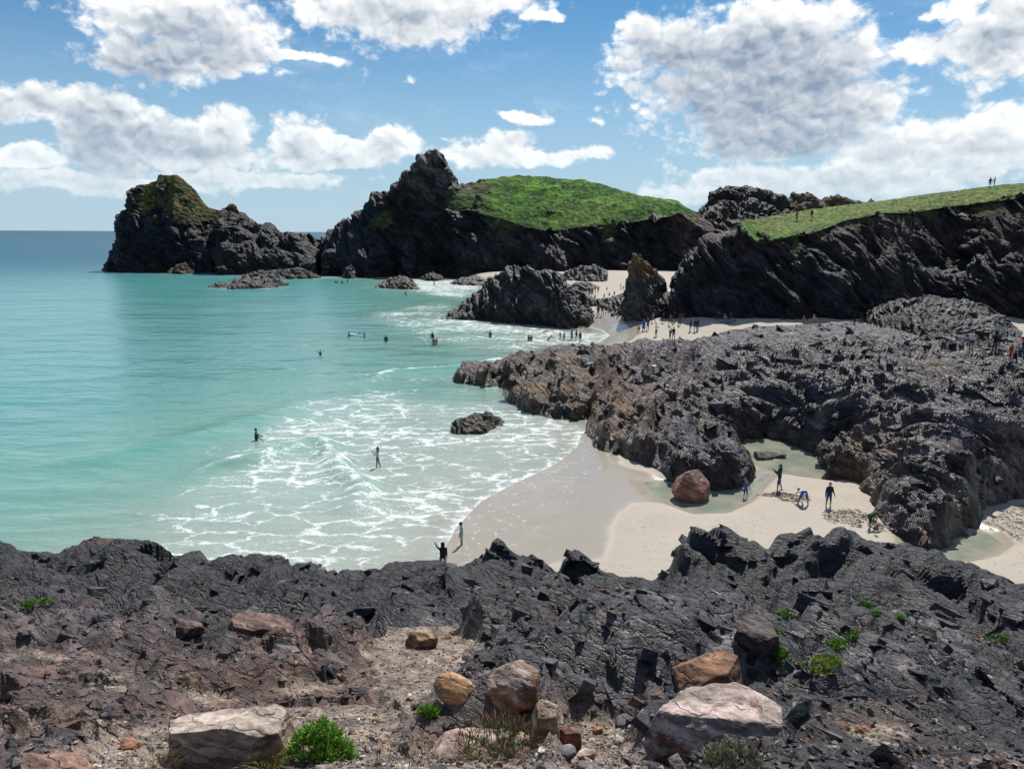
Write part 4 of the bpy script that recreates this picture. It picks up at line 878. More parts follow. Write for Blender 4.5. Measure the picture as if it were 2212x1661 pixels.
def fg_hit(u, v):
    """first meeting of a sight line with the foreground shore"""
    d = ray(u, v); k_ = d[0]/d[1]
    col = int(round((k_+.80)/1.60*(NCF-1))); Yc = FG[:, col, 1]; tl = HC+Yc*(d[2]/d[1])
    i_ = int(np.argmax(FG[:, col, 2] >= tl)); return FG[i_, col]
print('foreground', round(time.time()-T0, 1))

# ------------------------------------------------------------------ loose boulders
def ico(sub):
    bm = bmesh.new(); bmesh.ops.create_icosphere(bm, subdivisions=sub, radius=1.0)
    V = np.array([v.co[:] for v in bm.verts], np.float32); F = np.array([[v.index for v in f.verts] for f in bm.faces], np.int32); bm.free(); return V, F
ICO = {s: ico(s) for s in (1, 2, 3, 4, 5, 6)}
def boulder_mesh(name, size, seed, planes=9, cut=.62, sub=5, rough=.05, cols=((.2, .17, .15), (.1, .06, .04)), pale=None, patch=.5, mat=None, cscale=.3, mix_lo=.42, mix_hi=.6):
    r_ = np.random.default_rng(seed); V, F = ICO[sub]; V = V.copy()
    ax_ = np.concatenate([np.eye(3), -np.eye(3)]) if cut < .68 else np.zeros((0, 3))
    for k_ in range(planes+len(ax_)):
        n_ = r_.normal(size=3) if k_ >= len(ax_) else ax_[k_]+r_.normal(size=3)*.22
        n_ /= np.linalg.norm(n_); d_ = cut+r_.random()*.22
        V -= np.maximum(V@n_-d_, 0)[:, None]*n_
    V /= np.abs(V).max(0)
    n0 = V/np.linalg.norm(V, axis=1, keepdims=True); S = np.array(size, np.float32)/2
    V = V*S; m_ = float(S.max())
    V = V + n0*(m_*rough*(1.5*fbm(V/(m_*.6)+seed % 97, 3, seed)+1.1*fbm(V/(m_*.16)+3, 4, seed+1)))[:, None]
    a = sstep(fbm(V/(m_*cscale*2)+11, 4, seed+2)*.5+.5, mix_lo, mix_hi)[:, None]
    c = np.asarray(cols[0])*(1-a)+np.asarray(cols[1])*a
    if pale is not None:
        kk = sstep(fbm(V/(m_*.45)+5, 5, seed+3, .6)*.5+.5+.5*V[:, 2]/m_, .70-.2*patch, .75-.2*patch)[:, None]; c = c*(1-kk)+np.asarray(pale)*kk
    c = c*(.8+.4*(fbm(V/(m_*.08), 3, seed+4)*.5+.5))[:, None]
    return mesh_np(name, V, F, np.concatenate([c, np.full((len(V), 1), .78)], 1), (mat or M_BOULD,), sub > 3)
def fgp(u, v, y=None):
    q_ = fg_hit(u, v) if y is None else A(u, v, y); return np.array(q_, float)
def rot(o, rx, ry, rz): o.rotation_euler = (R(rx), R(ry), R(rz))
BOULD = [  # name, label, u, v of the middle of its foot, width, depth, height in metres, colours, tilt, yaw
 ('boulder', 'pale lichen-crusted boulder at lower left beside the bright green plant', 497, 1672, 1.08, .72, .78, ((.30, .215, .17), (.20, .135, .105)), (.32, .26, .22), .7, (4, -4, 12), 121, 6, .56),
 ('boulder', 'big pale and maroon boulder at the bottom right of the path', 1550, 1690, 1.22, .80, .98, ((.15, .058, .045), (.22, .10, .062)), (.30, .235, .21), .12, (0, 4, -6), 122, 5, .58),
 ('boulder', 'rust-brown block of rock resting just behind the big maroon boulder', 1535, 1520, .86, .55, .56, ((.15, .075, .042), (.20, .11, .065)), None, 0, (4, -6, 22), 23, 6, .52),
 ('boulder', 'wedge-shaped brown boulder alone on the gravel gully floor', 912, 1402, .62, .46, .46, ((.27, .165, .10), (.13, .075, .045)), None, 0, (0, 8, 30), 24, 5, .5),
 ('boulder', 'rounded orange-brown stone half way down the gravel gully', 988, 1516, .46, .32, .28, ((.36, .20, .10), (.28, .17, .10)), None, 0, (0, 14, -20), 25, 9, .7),
 ('boulder', 'rounded dark brown boulder leaning against the rock right of the gully', 1110, 1542, .66, .48, .42, ((.20, .125, .085), (.12, .07, .05)), (.26, .2, .17), .1, (0, -14, 15), 26, 8, .7),
 ('boulder', 'buff upright chunk of rock behind the dry seed-headed plants', 1178, 1592, .25, .20, .38, ((.33, .25, .18), (.24, .17, .12)), None, 0, (0, 8, 10), 27, 6, .6),
 ('boulder', 'small brick-red block on the gravel beside the sandy boulder', 1228, 1622, .25, .20, .25, ((.22, .085, .05), (.16, .06, .04)), None, 0, (5, 0, 20), 28, 7, .6),
 ('boulder', 'flat-topped reddish slab among the dark rocks at mid left', 563, 1372, 1.35, .8, .42, ((.16, .10, .085), (.12, .07, .055)), None, 0, (0, 6, 5), 30, 5, .5),
 ('boulder', 'small dark reddish boulder left of the flat-topped slab', 410, 1384, .60, .5, .42, ((.13, .075, .06), (.08, .05, .045)), None, 0, (0, 0, 40), 31, 7, .6),
 ('boulder', 'pinkish boulder bank in the bottom left corner', 70, 1690, .95, .5, .30, ((.27, .16, .125), (.20, .115, .09)), None, 0, (0, 6, 8), 32, 9, .75),
 ('boulder', 'dusty pink sandy boulder under the dry seed-headed plants', 1040, 1690, 1.30, .72, .60, ((.30, .205, .165), (.22, .14, .115)), (.34, .26, .21), .2, (0, -5, -6), 33, 8, .7),
 ('boulder', 'dark angular boulder above the rust-brown block, on the rock slope', 1640, 1420, .9, .6, .5, ((.05, .042, .042), (.10, .075, .065)), None, 0, (6, 10, 35), 34, 6, .55),
 ('boulder', 'grey-green tilted slab standing in the right foreground rocks', 1725, 1560, .42, .12, .44, ((.16, .18, .15), (.10, .11, .10)), None, 0, (10, 38, 30), 35, 5, .5),
]
for nm, lab, u, v, w, d_, h, cols, pale, patch, rt_, sd_, npl, cut in BOULD:
    o = ob(nm, boulder_mesh(nm, (w, d_, h), sd_, npl, cut, 6 if w > .5 else 5, .045, cols, pale, patch))
    big_ = {121: (5.7, 1622), 122: (5.35, 1636), 33: (5.7, 1662), 32: (5.0, 1684)}.get(sd_)
    if big_: o.location = A(u, big_[1], big_[0]); rot(o, *rt_); tag(o, lab, 'boulder'); continue
    q_ = fgp(u, v); rot(o, *rt_); yc = q_[1]+d_*.40; xc = q_[0]*yc/q_[1]; o.location = (xc, yc, float(fg_z(np.array(xc), np.array(yc)))*.5+q_[2]*.5+h*.20); tag(o, lab, 'boulder')
o = ob('boulder', boulder_mesh('boulder', (2.35, 2.0, 2.1), 61, 7, .6, 6, .035, ((.20, .085, .07), (.28, .15, .12)), (.30, .19, .16), .3))
me_ = o.data; q_ = on_sand(1502, 1096); o.location = (q_[0], q_[1]+.95, .82); rot(o, 0, 4, 20); tag(o, 'large wet red boulder standing in the tide pool on the beach', 'boulder')
for lab, u, v, w, h in (('small weedy rock in the back tide pool, nearer the sitting-out ledge', 1650, 996, 1.4, .7), ('low pale rock in the middle of the back tide pool', 1682, 994, 1.2, .55), ('small dark stone at the tide pool edge by the boy in blue', 1600, 1052, .9, .5)):
    o = ob('pool_rock', boulder_mesh('pool_rock', (w, w*.8, h), int(u), 8, .6, 4, .07, ((.05, .05, .04), (.12, .12, .10)), None, 0)); q_ = on_sand(u, v); o.location = (q_[0], q_[1]+.3, .18); tag(o, lab, 'rock')

# ------------------------------------------------------------------ gravel, fragments, loose stones
def scatter(mask, num, rs, ymin=2.8, ymax=22, pw=2.0):
    Yg = FG[..., 1]; w_ = mask*(Yg > ymin)*(Yg < ymax)/Yg**0.3; w_ = w_.ravel(); w_ = w_/w_.sum()
    i_ = rs.choice(len(w_), num, p=w_); P = FG.reshape(-1, 3)[i_].copy(); P[:, 0] += (rs.random(num)-.5)*.02*P[:, 1]*.2; P[:, 1] += (rs.random(num)-.5)*.02*P[:, 1]*.2
    return P
def debris(name, P, rad, rs, pal, flat=(.5, .9), rough=.8, sub=1):
    V0, F0 = ICO[sub]; n_ = len(P); m_ = len(V0)
    if sub == 1:
        V0 = np.array([(1, 0, 0), (-1, 0, 0), (0, 1, 0), (0, -1, 0), (0, 0, 1), (0, 0, -1)], np.float32); F0 = np.array([(0, 2, 4), (2, 1, 4), (1, 3, 4), (3, 0, 4), (2, 0, 5), (1, 2, 5), (3, 1, 5), (0, 3, 5)], np.int32); m_ = 6
    sc = rad[:, None]*np.stack([.7+rs.random(n_)*.7, .6+rs.random(n_)*.6, flat[0]+rs.random(n_)*(flat[1]-flat[0])], 1)
    a = rs.random(n_)*6.283; b_ = (rs.random(n_)-.5)*1.2; V = V0[None]*(.75+.5*rs.random((n_, m_, 1)))*sc[:, None]
    x = V[..., 0]*np.cos(b_)[:, None]-V[..., 2]*np.sin(b_)[:, None]; z = V[..., 0]*np.sin(b_)[:, None]+V[..., 2]*np.cos(b_)[:, None]; y = V[..., 1]
    V = np.stack([x*np.cos(a)[:, None]-y*np.sin(a)[:, None], x*np.sin(a)[:, None]+y*np.cos(a)[:, None], z], -1)+P[:, None]; V[..., 2] += (rad*.18)[:, None]
    F = (F0[None]+(np.arange(n_)*m_)[:, None, None]).reshape(-1, 3)
    pal = np.array(pal); c = pal[rs.integers(0, len(pal), n_)]*(.7+.6*rs.random((n_, 1))); c = np.repeat(c, m_, 0)
    me = mesh_np(name, V.reshape(-1, 3), F, np.concatenate([c, np.full((len(c), 1), rough)], 1), (M_BOULD,)); return me
PALG = [(.25, .22, .20), (.33, .28, .24), (.14, .12, .12), (.40, .37, .34), (.28, .17, .11), (.20, .19, .20), (.09, .08, .085)]
PALR = [(.05, .048, .052), (.09, .08, .08), (.16, .14, .135), (.12, .075, .055), (.22, .19, .17), (.03, .03, .036)]
rs = np.random.default_rng(77)
P = scatter(sstep(GRAVM, .35, .8), 26000, rs, 2.8, 20)
rad = np.clip(rs.gamma(2.0, .0055, len(P)), .004, .045)*(.75+.035*P[:, 1])
o = ob('gravel', debris('gravel', P, rad, rs, PALG)); o['kind'] = 'stuff'
P = scatter(1-sstep(GRAVM, .3, .7), 12000, rs, 2.8, 16)
rad = np.clip(rs.gamma(1.8, .014, len(P)), .008, .12)*(.55+.035*P[:, 1])
o = ob('rock_fragments', debris('rock_fragments', P, rad, rs, PALR, (.35, .9), .7)); o['kind'] = 'stuff'
STM = []
for i_ in range(10):
    cc = [((.30, .24, .20), (.22, .17, .14)), ((.26, .13, .08), (.2, .1, .06)), ((.12, .11, .11), (.17, .15, .15)), ((.40, .36, .32), (.3, .26, .23)), ((.34, .20, .11), (.27, .16, .1))][i_ % 5]
    STM.append(boulder_mesh('stone', (1, .75+.03*i_, .62), 900+i_, 7, .62, 3, .05, cc))
P = scatter(sstep(GRAVM, .5, .85)*(FG[..., 0] > -.12*FG[..., 1]), 70, rs, 3.6, 16); P2 = scatter(sstep(GRAVM, .5, .85), 70, rs, 3.6, 16)
for i_, q_ in enumerate(np.concatenate([P, P2])):
    o = ob('stone', STM[i_ % 10]); s_ = float(np.clip(rs.gamma(2.2, .028), .035, .17)); o.scale = (s_,)*3; o.location = (q_[0], q_[1], q_[2]+s_*.2); rot(o, rs.random()*20, rs.random()*20, rs.random()*360)
    cn_ = ('buff', 'rusty red', 'dark grey', 'whitish', 'orange-brown')[i_ % 5]; tag(o, 'small %s loose stone on the gravel between the foreground rocks' % cn_, 'stone', '%s loose stones on the gravel' % cn_)
NAMEDST = [('tan stone on the gravel left of the big maroon boulder', 1335, 1612, .16, 3), ('pale stone low down on the gravel, below the brick-red block', 1265, 1640, .17, 0), ('dark pointed stone against the rock above the gravel patch', 1345, 1572, .2, 2), ('rusty stone near the sandy boulder and brick-red block', 1290, 1585, .12, 1)]
for lab, u, v, s_, k_ in NAMEDST:
    o = ob('stone', STM[k_]); q_ = fgp(u, v); o.location = (q_[0], q_[1], q_[2]+s_*.25); o.scale = (s_,)*3; rot(o, 5, 8, u); tag(o, lab, 'stone')

# ------------------------------------------------------------------ plants
def leafmat(name, rough=.5):
    m_, t, b = newmat(name); at = t.node('ShaderNodeAttribute', attribute_name='Col'); nz = t.noise(t.node('ShaderNodeNewGeometry').outputs['Position'], 60, 3, .6)
    f = t.m('ADD', .7, t.m('MULTIPLY', nz.outputs[0], .6))
    t.put(b.inputs['Base Color'], t.vm('MULTIPLY', at.outputs['Color'], t.node('ShaderNodeCombineXYZ', i_0=f, i_1=f, i_2=f).outputs[0])); b.inputs['Roughness'].default_value = rough
    try: b.inputs['Subsurface Weight'].default_value = 0.0
    except Exception: pass
    return m_
M_LEAF = leafmat('leaf', .45); M_STRAW = leafmat('dry_stem', .8)
def blades(P, D, L, Wd, bend, c0, c1, rs, seg=3, fat=.0):
    """curved tapering blades; P roots, D directions, L lengths, Wd widths"""
    n_ = len(P); D = D/np.linalg.norm(D, axis=1, keepdims=True); sidev = np.cross(D, rs.normal(size=(n_, 3))); sidev /= np.linalg.norm(sidev, axis=1, keepdims=True)
    g = np.array([0, 0, -1.0]); V = []; C = []
    for s in range(seg+1):
        t_ = s/seg; w_ = Wd*(1-t_)**.6*(.55+.9*t_ if fat else 1.0); w_ = np.maximum(w_, Wd*.06)
        c_ = P+D*(L*t_)[:, None]+g*(bend*L*t_*t_)[:, None]
        V += [c_-sidev*w_[:, None]*.5, c_+sidev*w_[:, None]*.5]; cc = c0*(1-t_)+c1*t_; C += [cc, cc]
    V = np.stack(V, 1); C = np.stack(C, 1); m_ = V.shape[1]
    f0 = np.array([(2*s, 2*s+1, 2*s+3, 2*s+2) for s in range(seg)]); F = (f0[None]+(np.arange(n_)*m_)[:, None, None]).reshape(-1, 4)
    return V.reshape(-1, 3), F, C.reshape(-1, 3)
def join(parts):
    Vs, Fs, Cs = [], [], []; o_ = 0
    for V, F, C in parts: Vs.append(V); Fs.append(F+o_); Cs.append(C); o_ += len(V)
    V = np.concatenate(Vs); C = np.concatenate(Cs); return V, np.concatenate(Fs), np.concatenate([C, np.ones((len(C), 1))], 1)
def succulent(rad, hgt, nros, rs, c0=(.035, .11, .012), c1=(.14, .30, .03), leafL=.045, leafW=.010, per=16):
    parts = []
    for i_ in range(nros):
        a = rs.random()*6.283; r_ = rad*math.sqrt(rs.random()); z = hgt*(1-(r_/rad)**2)*(.45+.55*rs.random())
        P = np.repeat([[r_*math.cos(a), r_*math.sin(a)*.8, z]], per, 0)+rs.normal(size=(per, 3))*leafL*.15
        th = rs.random(per)*6.283; el_ = .25+rs.random(per)*1.0; D = np.stack([np.cos(th)*np.cos(el_), np.sin(th)*np.cos(el_), np.sin(el_)], 1)
        k_ = .6+.8*rs.random((per, 1)); parts.append(blades(P, D, leafL*(.6+.7*rs.random(per)), leafW*(.8+.5*rs.random(per)), -.1, np.array(c0)*k_, np.array(c1)*k_, rs, 3, 1))
        parts.append(blades(P[:1]-[[0, 0, z]], np.array([[.05, .02, 1.0]]), np.array([z+.01]), np.array([.006]), 0, np.array([[.06, .06, .03]]), np.array([[.05, .09, .02]]), rs, 3))
    return join(parts)
def tuft(rad, L, num, rs, c0, c1, W_=.004, spread_=.5, bend=.25):
    a = rs.random(num)*6.283; r_ = rad*np.sqrt(rs.random(num)); P = np.stack([r_*np.cos(a), r_*np.sin(a), np.zeros(num)], 1)
    D = np.stack([np.cos(a)*spread_*r_/rad+rs.normal(size=num)*.18, np.sin(a)*spread_*r_/rad+rs.normal(size=num)*.18, np.ones(num)], 1); k_ = .6+.8*rs.random((num, 1))
    return blades(P, D, L*(.5+.7*rs.random(num)), np.full(num, W_), bend, np.array(c0)*k_, np.array(c1)*k_, rs, 4)
def seedheads(rad, L, num, rs, stem=(.16, .10, .05), head=(.17, .085, .04)):
    a = rs.random(num)*6.283; r_ = rad*np.sqrt(rs.random(num)); P = np.stack([r_*np.cos(a), r_*np.sin(a)*.7, np.zeros(num)], 1)
    D = np.stack([rs.normal(size=num)*.2, rs.normal(size=num)*.2, np.ones(num)], 1); D /= np.linalg.norm(D, axis=1, keepdims=True); Ls = L*(.6+.6*rs.random(num)); parts = []
    st_ = np.repeat([stem], num, 0); hd = np.repeat([head], num, 0)*(.7+.6*rs.random((num, 1)))
    parts.append(blades(P, D, Ls, np.full(num, .0022), 0, st_, st_, rs, 2))
    for _ in range(2): parts.append(blades(P+D*(Ls*.72)[:, None], D, Ls*.42, np.full(num, .011), 0, hd, hd, rs, 3, 1))
    return join(parts)
def plant(name, label, u, v, pieces, y=None, dz=0.0, cat='plant', group=None):
    q_ = fgp(u, v, y); t_ = empty(name, (q_[0], q_[1], q_[2]+dz)); tag(t_, label, cat, group)
    for nm, (V, F, C), mt in pieces:
        if C.shape[1] == 3: C = np.concatenate([C, np.ones((len(C), 1))], 1)
        pl_ = ob(nm, mesh_np(nm, V, F, C, (mt,)), t_); pl_['kind'] = 'stuff'
    return t_
rs = np.random.default_rng(5)
plant('samphire_plant', 'bright green fleshy-leaved plant right of the pale boulder at lower left', 690, 1640, [('foliage', succulent(.30, .36, 230, rs, (.07, .19, .02), (.27, .48, .06), leafL=.062, leafW=.015), M_LEAF), ('dry_stems', join([tuft(.26, .22, 60, rs, (.20, .15, .06), (.34, .26, .10), .003)]), M_STRAW)], dz=-.03)
plant('samphire_plant', 'low green fleshy plant at the bottom edge under the pale boulder', 470, 1668, [('foliage', succulent(.20, .12, 60, rs, (.07, .19, .02), (.27, .48, .06), leafL=.055, leafW=.014), M_LEAF)], dz=.0)
plant('grass_tuft', 'blond dry grass tuft hanging over the right side of the pale boulder', 585, 1672, [('blades', tuft(.13, .30, 420, rs, (.30, .22, .09), (.45, .36, .16), .0035, .7, .55), M_STRAW), ('green_blades', tuft(.09, .26, 140, rs, (.10, .15, .03), (.30, .32, .08), .0035, .6, .4), M_LEAF)], dz=.05)
plant('grass_tuft', 'thin dry grass at the foot of the pale boulder on its left', 345, 1668, [('blades', tuft(.14, .16, 220, rs, (.30, .22, .09), (.42, .33, .15), .003, .8, .4), M_STRAW)])
plant('thrift_plant', 'dry brown seed-headed plants with green rosettes on the sandy boulder', 1075, 1612, [('rosettes', succulent(.30, .10, 42, rs, (.05, .10, .025), (.20, .26, .08), .05, .009), M_LEAF), ('seed_heads', seedheads(.36, .17, 150, rs), M_STRAW), ('blades', tuft(.36, .12, 700, rs, (.24, .15, .08), (.36, .26, .13), .003, .8, .4), M_STRAW)], y=5.62, dz=.02)
plant('thrift_plant', 'scattered dry seed heads at the bottom of the path, below the dusty boulder', 880, 1650, [('seed_heads', seedheads(.28, .12, 46, rs), M_STRAW), ('blades', tuft(.28, .09, 260, rs, (.26, .17, .09), (.38, .27, .14), .003, .9, .4), M_STRAW)])
plant('thrift_plant', 'spiky grey-green and brown clump in front of the big maroon boulder', 1590, 1668, [('rosettes', succulent(.16, .10, 50, rs, (.09, .11, .06), (.30, .30, .17), .06, .008, 22), M_LEAF), ('seed_heads', seedheads(.16, .10, 40, rs), M_STRAW)], dz=.05)
plant('lichen_tuft', 'small yellow flowering tuft on the side of the big maroon boulder', 1622, 1600, [('flowers', succulent(.05, .04, 14, rs, (.30, .20, .01), (.55, .36, .02), .02, .012), M_LEAF)], y=5.55, dz=.0)
GB = [(1675,1372,.28,'tall green tuft in the cleft left of the dark rock dome, upper of three'),(1682,1412,.25,'green tuft in the rock cleft, middle of three'),(1690,1442,.30,'green tuft at the foot of the cleft, lowest of three'),(1705,1335,.20,'small green tuft on top of the dark rock dome'),(1745,1395,.22,'green tuft right of the dark rock dome'),(1775,1452,.26,'yellowish green plant low on the right rocks'),(1800,1432,.22,'yellowish green plant a step above the low one'),(1825,1400,.18,'small green plant in the middle of the right rocks'),(1852,1378,.24,'bright green plant at the upper end of the diagonal row'),(1905,1330,.16,'small green plant high on the right rocks'),(1880,1308,.16,'tiny green plant near the top of the right rocks'),(2158,1385,.26,'bright green plant alone at far right'),(1955,1345,.12,'tiny green speck of plant right of the diagonal row'),(55,1310,.30,'low green mat on the dark rocks at far left'),(90,1304,.22,'small green mat beside the low one at far left'),(925,1548,.10,'tiny green plant on the dark ledge below the gully')]
for u, v, w, lab in GB:
    yel = 'yellow' in lab
    plant('cliff_plant', lab, u, v, [('foliage', succulent(w*.75, w*.45, 26, rs, (.06, .16, .015) if not yel else (.12, .19, .015), (.22, .42, .04) if not yel else (.36, .44, .05), .06, .016, 14), M_LEAF)], dz=-.01)

# ------------------------------------------------------------------ seaweed on the sand
def weed(name, label, poly, num, L, rs, thick=.032):
    P = np.array([on_sand(u, v) for u, v in poly]); lo_, hi_ = P[:, :2].min(0), P[:, :2].max(0); pts_ = []
    while len(pts_) < num:
        c_ = lo_+(hi_-lo_)*rs.random((num, 2)); k_ = poly_sd(c_[:, 0], c_[:, 1], P[:, :2])+.8*fbm(np.concatenate([c_/.9, np.zeros((num, 1))], 1), 3, 5) > .1; pts_ += list(c_[k_])
    c_ = np.array(pts_[:num]); z = z_sand(c_[:, 0], c_[:, 1]); Q = np.stack([c_[:, 0], c_[:, 1], z+.01], 1); a = rs.random(num)*6.283
    D = np.stack([np.cos(a), np.sin(a), .15+.25*rs.random(num)], 1); k_ = .5+rs.random((num, 1))
    V, F, C = blades(Q, D, L*(.4+rs.random(num)), np.full(num, thick), .25, np.array((.085, .05, .028))*k_, np.array((.15, .09, .05))*k_, rs, 3)
    o = ob(name, mesh_np(name, V, F, np.concatenate([C, np.ones((len(C), 1))], 1), (M_STRAW,))); tag(o, label, 'seaweed', kind='stuff')
weed('seaweed', 'brown seaweed strewn over the sand in front of the man in navy', [(1760,1105),(1850,1098),(1900,1120),(1860,1140),(1790,1132)], 520, .22, rs)
weed('seaweed', 'line of brown seaweed on the sand left of the bending person', [(1630,1072),(1660,1064),(1745,1072),(1750,1086),(1690,1084)], 420, .26, rs)
weed('seaweed', 'dark seaweed washed up at the right edge of the beach', [(2130,1120),(2212,1090),(2300,1110),(2290,1170),(2180,1170),(2130,1145)], 600, .3, rs)
weed('seaweed', 'brown seaweed scraps by the crouching child', [(1870,1128),(1900,1125),(1915,1150),(1890,1165)], 160, .2, rs)
print('loose things', round(time.time()-T0, 1))

# ------------------------------------------------------------------ people
REG = ['head', 'hair', 'torso', 'upper_arm', 'forearm', 'hand', 'hips', 'thigh', 'shin', 'foot']
def nv3(v): v = np.array(v, float); return v/max(np.linalg.norm(v), 1e-9)
def capsule(p0, p1, r0, r1, sx=1.0, sy=1.0, seg=12):
    """tapered round-ended limb; sx, sy flatten its section (side, front)"""
    p0, p1 = np.array(p0, float), np.array(p1, float); ax = p1-p0; L = np.linalg.norm(ax); ax = ax/max(L, 1e-6)
    xa = np.array([1.0, 0, 0]); xa = xa-ax*(xa@ax)
    if np.linalg.norm(xa) < .2: xa = np.array([0, 1.0, 0])-ax*ax[1]
    xa = nv3(xa); ya = np.cross(ax, xa); V = []; prof = []
    for a in (-80, -50, -20): prof.append((r0*math.sin(R(a)), r0*math.cos(R(a))))
    for t_ in (0, .5, 1.0): prof.append((t_*L, r0+(r1-r0)*t_))
    for a in (20, 50, 80): prof.append((L+r1*math.sin(R(a)), r1*math.cos(R(a))))
    for h, r_ in prof:
        for s in range(seg):
            a = 2*math.pi*s/seg; V.append(p0+ax*h+xa*(r_*sx*math.cos(a))+ya*(r_*sy*math.sin(a)))
    F = []; nr = len(prof)
    for i_ in range(nr-1):
        for s in range(seg): F.append((i_*seg+s, i_*seg+(s+1) % seg, (i_+1)*seg+(s+1) % seg, (i_+1)*seg+s))
    caps = (tuple(range(seg))[::-1], tuple((nr-1)*seg+s for s in range(seg)))
    return np.array(V), F, caps
def skeleton(lean=0, side=0, neck=0, hipL=0, hipR=0, abL=4, abR=4, kneeL=2, kneeR=2, armL=5, armR=5, outL=9, outR=9, elbL=12, elbR=12, child=False, hair='short', skirt=0, puff=0.0, hood=False, inL=0, inR=0, belly=0, pack=False, torsoyaw=0, stretch=1.0):
    hs = 1.28 if child else 1.0; C = []; J = {}
    pel = np.zeros(3); td = nv3((math.sin(R(side)), math.sin(R(lean)), math.cos(R(lean)))); 
    fwd_ = nv3((0, math.cos(R(lean)), -math.sin(R(lean))))
    ch = pel+td*.30; sh = pel+td*.475; pk = puff
    C.append((pel+td*.0-np.array([.05, 0, 0]), pel+td*.0+np.array([.05, 0, 0]), .105, .105, 1, 1.0, 'hips'))
    C.append((pel+td*.04, pel+td*.20, .115+pk, .112+pk+belly, 1.25, .85+belly*2, 'torso')); C.append((pel+td*.20, sh-td*.06, .112+pk, .125+pk, 1.3, .82, 'torso'))
    C.append((sh-td*.03-np.array([.12, 0, 0]), sh-td*.03+np.array([.12, 0, 0]), .066+pk*.6, .066+pk*.6, 1, 1, 'torso'))
    hd = nv3(td*.8+np.array([0, math.sin(R(neck)), math.cos(R(neck))])*.8); C.append((sh, sh+td*.05+hd*.05, .055, .05, 1, 1, 'head'))
    hc = sh+td*.05+hd*(.145 if not child else .15); hf = nv3(fwd_-hd*(fwd_@hd))
    C.append((hc-hd*.035*hs+hf*.012, hc+hd*.04*hs, .068*hs, .088*hs, .92, 1.05, 'head')); C.append((hc+hf*.085*hs-hd*.01*hs, hc+hf*.1*hs-hd*.02*hs, .018*hs, .016*hs, 1, 1, 'head'))
    for s in (-1, 1): C.append((hc+np.array([s*.082*hs, 0, 0]), hc+np.array([s*.088*hs, 0, -.02]), .018*hs, .016*hs, .5, 1, 'head'))
    hcb = hc+hd*.035*hs-hf*.022*hs
    if hood: C.append((hc-hd*.06-hf*.02, hc+hd*.05-hf*.015, .10*hs, .108*hs, 1, 1.05, 'hair')); C.append((sh-hf*.05, sh-hf*.06+td*.06, .085, .07, 1.2, 1, 'torso'))
    else: C.append((hcb, hcb+hd*.035*hs-hf*.005, .094*hs, .088*hs, .98, 1.02, 'hair'))
    if hair == 'long': C.append((hcb-hf*.05, sh-hf*.11-td*.10, .075*hs, .045, 1.15, .7, 'hair'))
    if hair == 'bun': C.append((hcb-hf*.09+hd*.05, hcb-hf*.11+hd*.06, .04, .035, 1, 1, 'hair'))
    for s, hip, ab, kn in ((-1, hipL, abL, kneeL), (1, hipR, abR, kneeR)):
        h0 = pel+np.array([s*.09, 0, -.04]); d = nv3((s*math.sin(R(ab)), math.sin(R(hip))*math.cos(R(ab)), -math.cos(R(hip))*math.cos(R(ab)))); k_ = h0+d*.40*stretch
        d2 = nv3((s*math.sin(R(ab))*.5, math.sin(R(hip-kn)), -math.cos(R(hip-kn)))); an = k_+d2*.40*stretch
        C.append((h0, k_, .088+pk*.35, .058+pk*.3, 1, 1, 'thigh')); C.append((k_+d2*.02, k_+d2*.14, .055, .056, 1, 1.05, 'shin')); C.append((k_+d2*.14, an, .056, .036, 1, 1, 'shin'))
        fd = nv3((s*.18, 1, 0)) if abs(hip-kn) < 60 else nv3((0, .3, -1)); C.append((an-fd*.03-np.array([0, 0, .028]), an+fd*.15-np.array([0, 0, .04]), .038, .03, 1.2, .85, 'foot'))
        J['foot%d' % s] = an
    for s, ar, ou, eb, inn in ((-1, armL, outL, elbL, inL), (1, armR, outR, elbR, inR)):
        s0 = sh-td*.03+np.array([s*(.175 if not child else .16), 0, 0]); d = nv3((s*math.sin(R(ou)), math.sin(R(ar))*math.cos(R(ou)), -math.cos(R(ar))*math.cos(R(ou)))); e = s0+d*.285
        d2 = nv3((s*math.sin(R(ou-inn)), math.sin(R(ar+eb))*math.cos(R(ou-inn)), -math.cos(R(ar+eb))*math.cos(R(ou-inn)))); w_ = e+d2*.25
        C.append((s0, e, .052+pk*.5, .042+pk*.5, 1, 1, 'upper_arm')); C.append((e, w_, .041+pk*.4, .029+pk*.3, 1, 1, 'forearm')); C.append((w_+d2*.01, w_+d2*.075, .027, .036, .62, 1.15, 'hand'))
        # five fingers of unequal length, slightly curled; thumb from the side of the palm
        pa = w_+d2*.085; lat = nv3(np.cross(d2, (s, 0, 0.01))); cu = nv3(np.array([-s, 0, 0])-d2*(d2@np.array([-s, 0, 0])))
        for fi, fl in zip((-1.5, -.5, .5, 1.5), (.062, .076, .072, .054)):
            b0 = pa+lat*fi*.018; m1 = b0+d2*fl*.55+cu*.006; C.append((b0, m1, .0095, .0085, 1, 1, 'finger')); C.append((m1, m1+nv3(d2+cu*.5)*fl*.5, .0085, .007, 1, 1, 'finger'))
        tb = w_+d2*.03-lat*.03; C.append((tb, tb+nv3(d2-lat*.7)*.055, .012, .009, 1, 1, 'finger'))
        J['hand%d' % s] = w_+d2*.09
    if skirt: C.append((pel+td*.02, pel-np.array([0, 0, skirt]), .135+pk, .175+pk, 1.15, .9, 'hips'))
    if pack: C.append((ch-fwd_*.17-td*.08, ch-fwd_*.17+td*.12, .10, .09, 1.2, .8, 'hair'))
    return C, J
BODY = {}
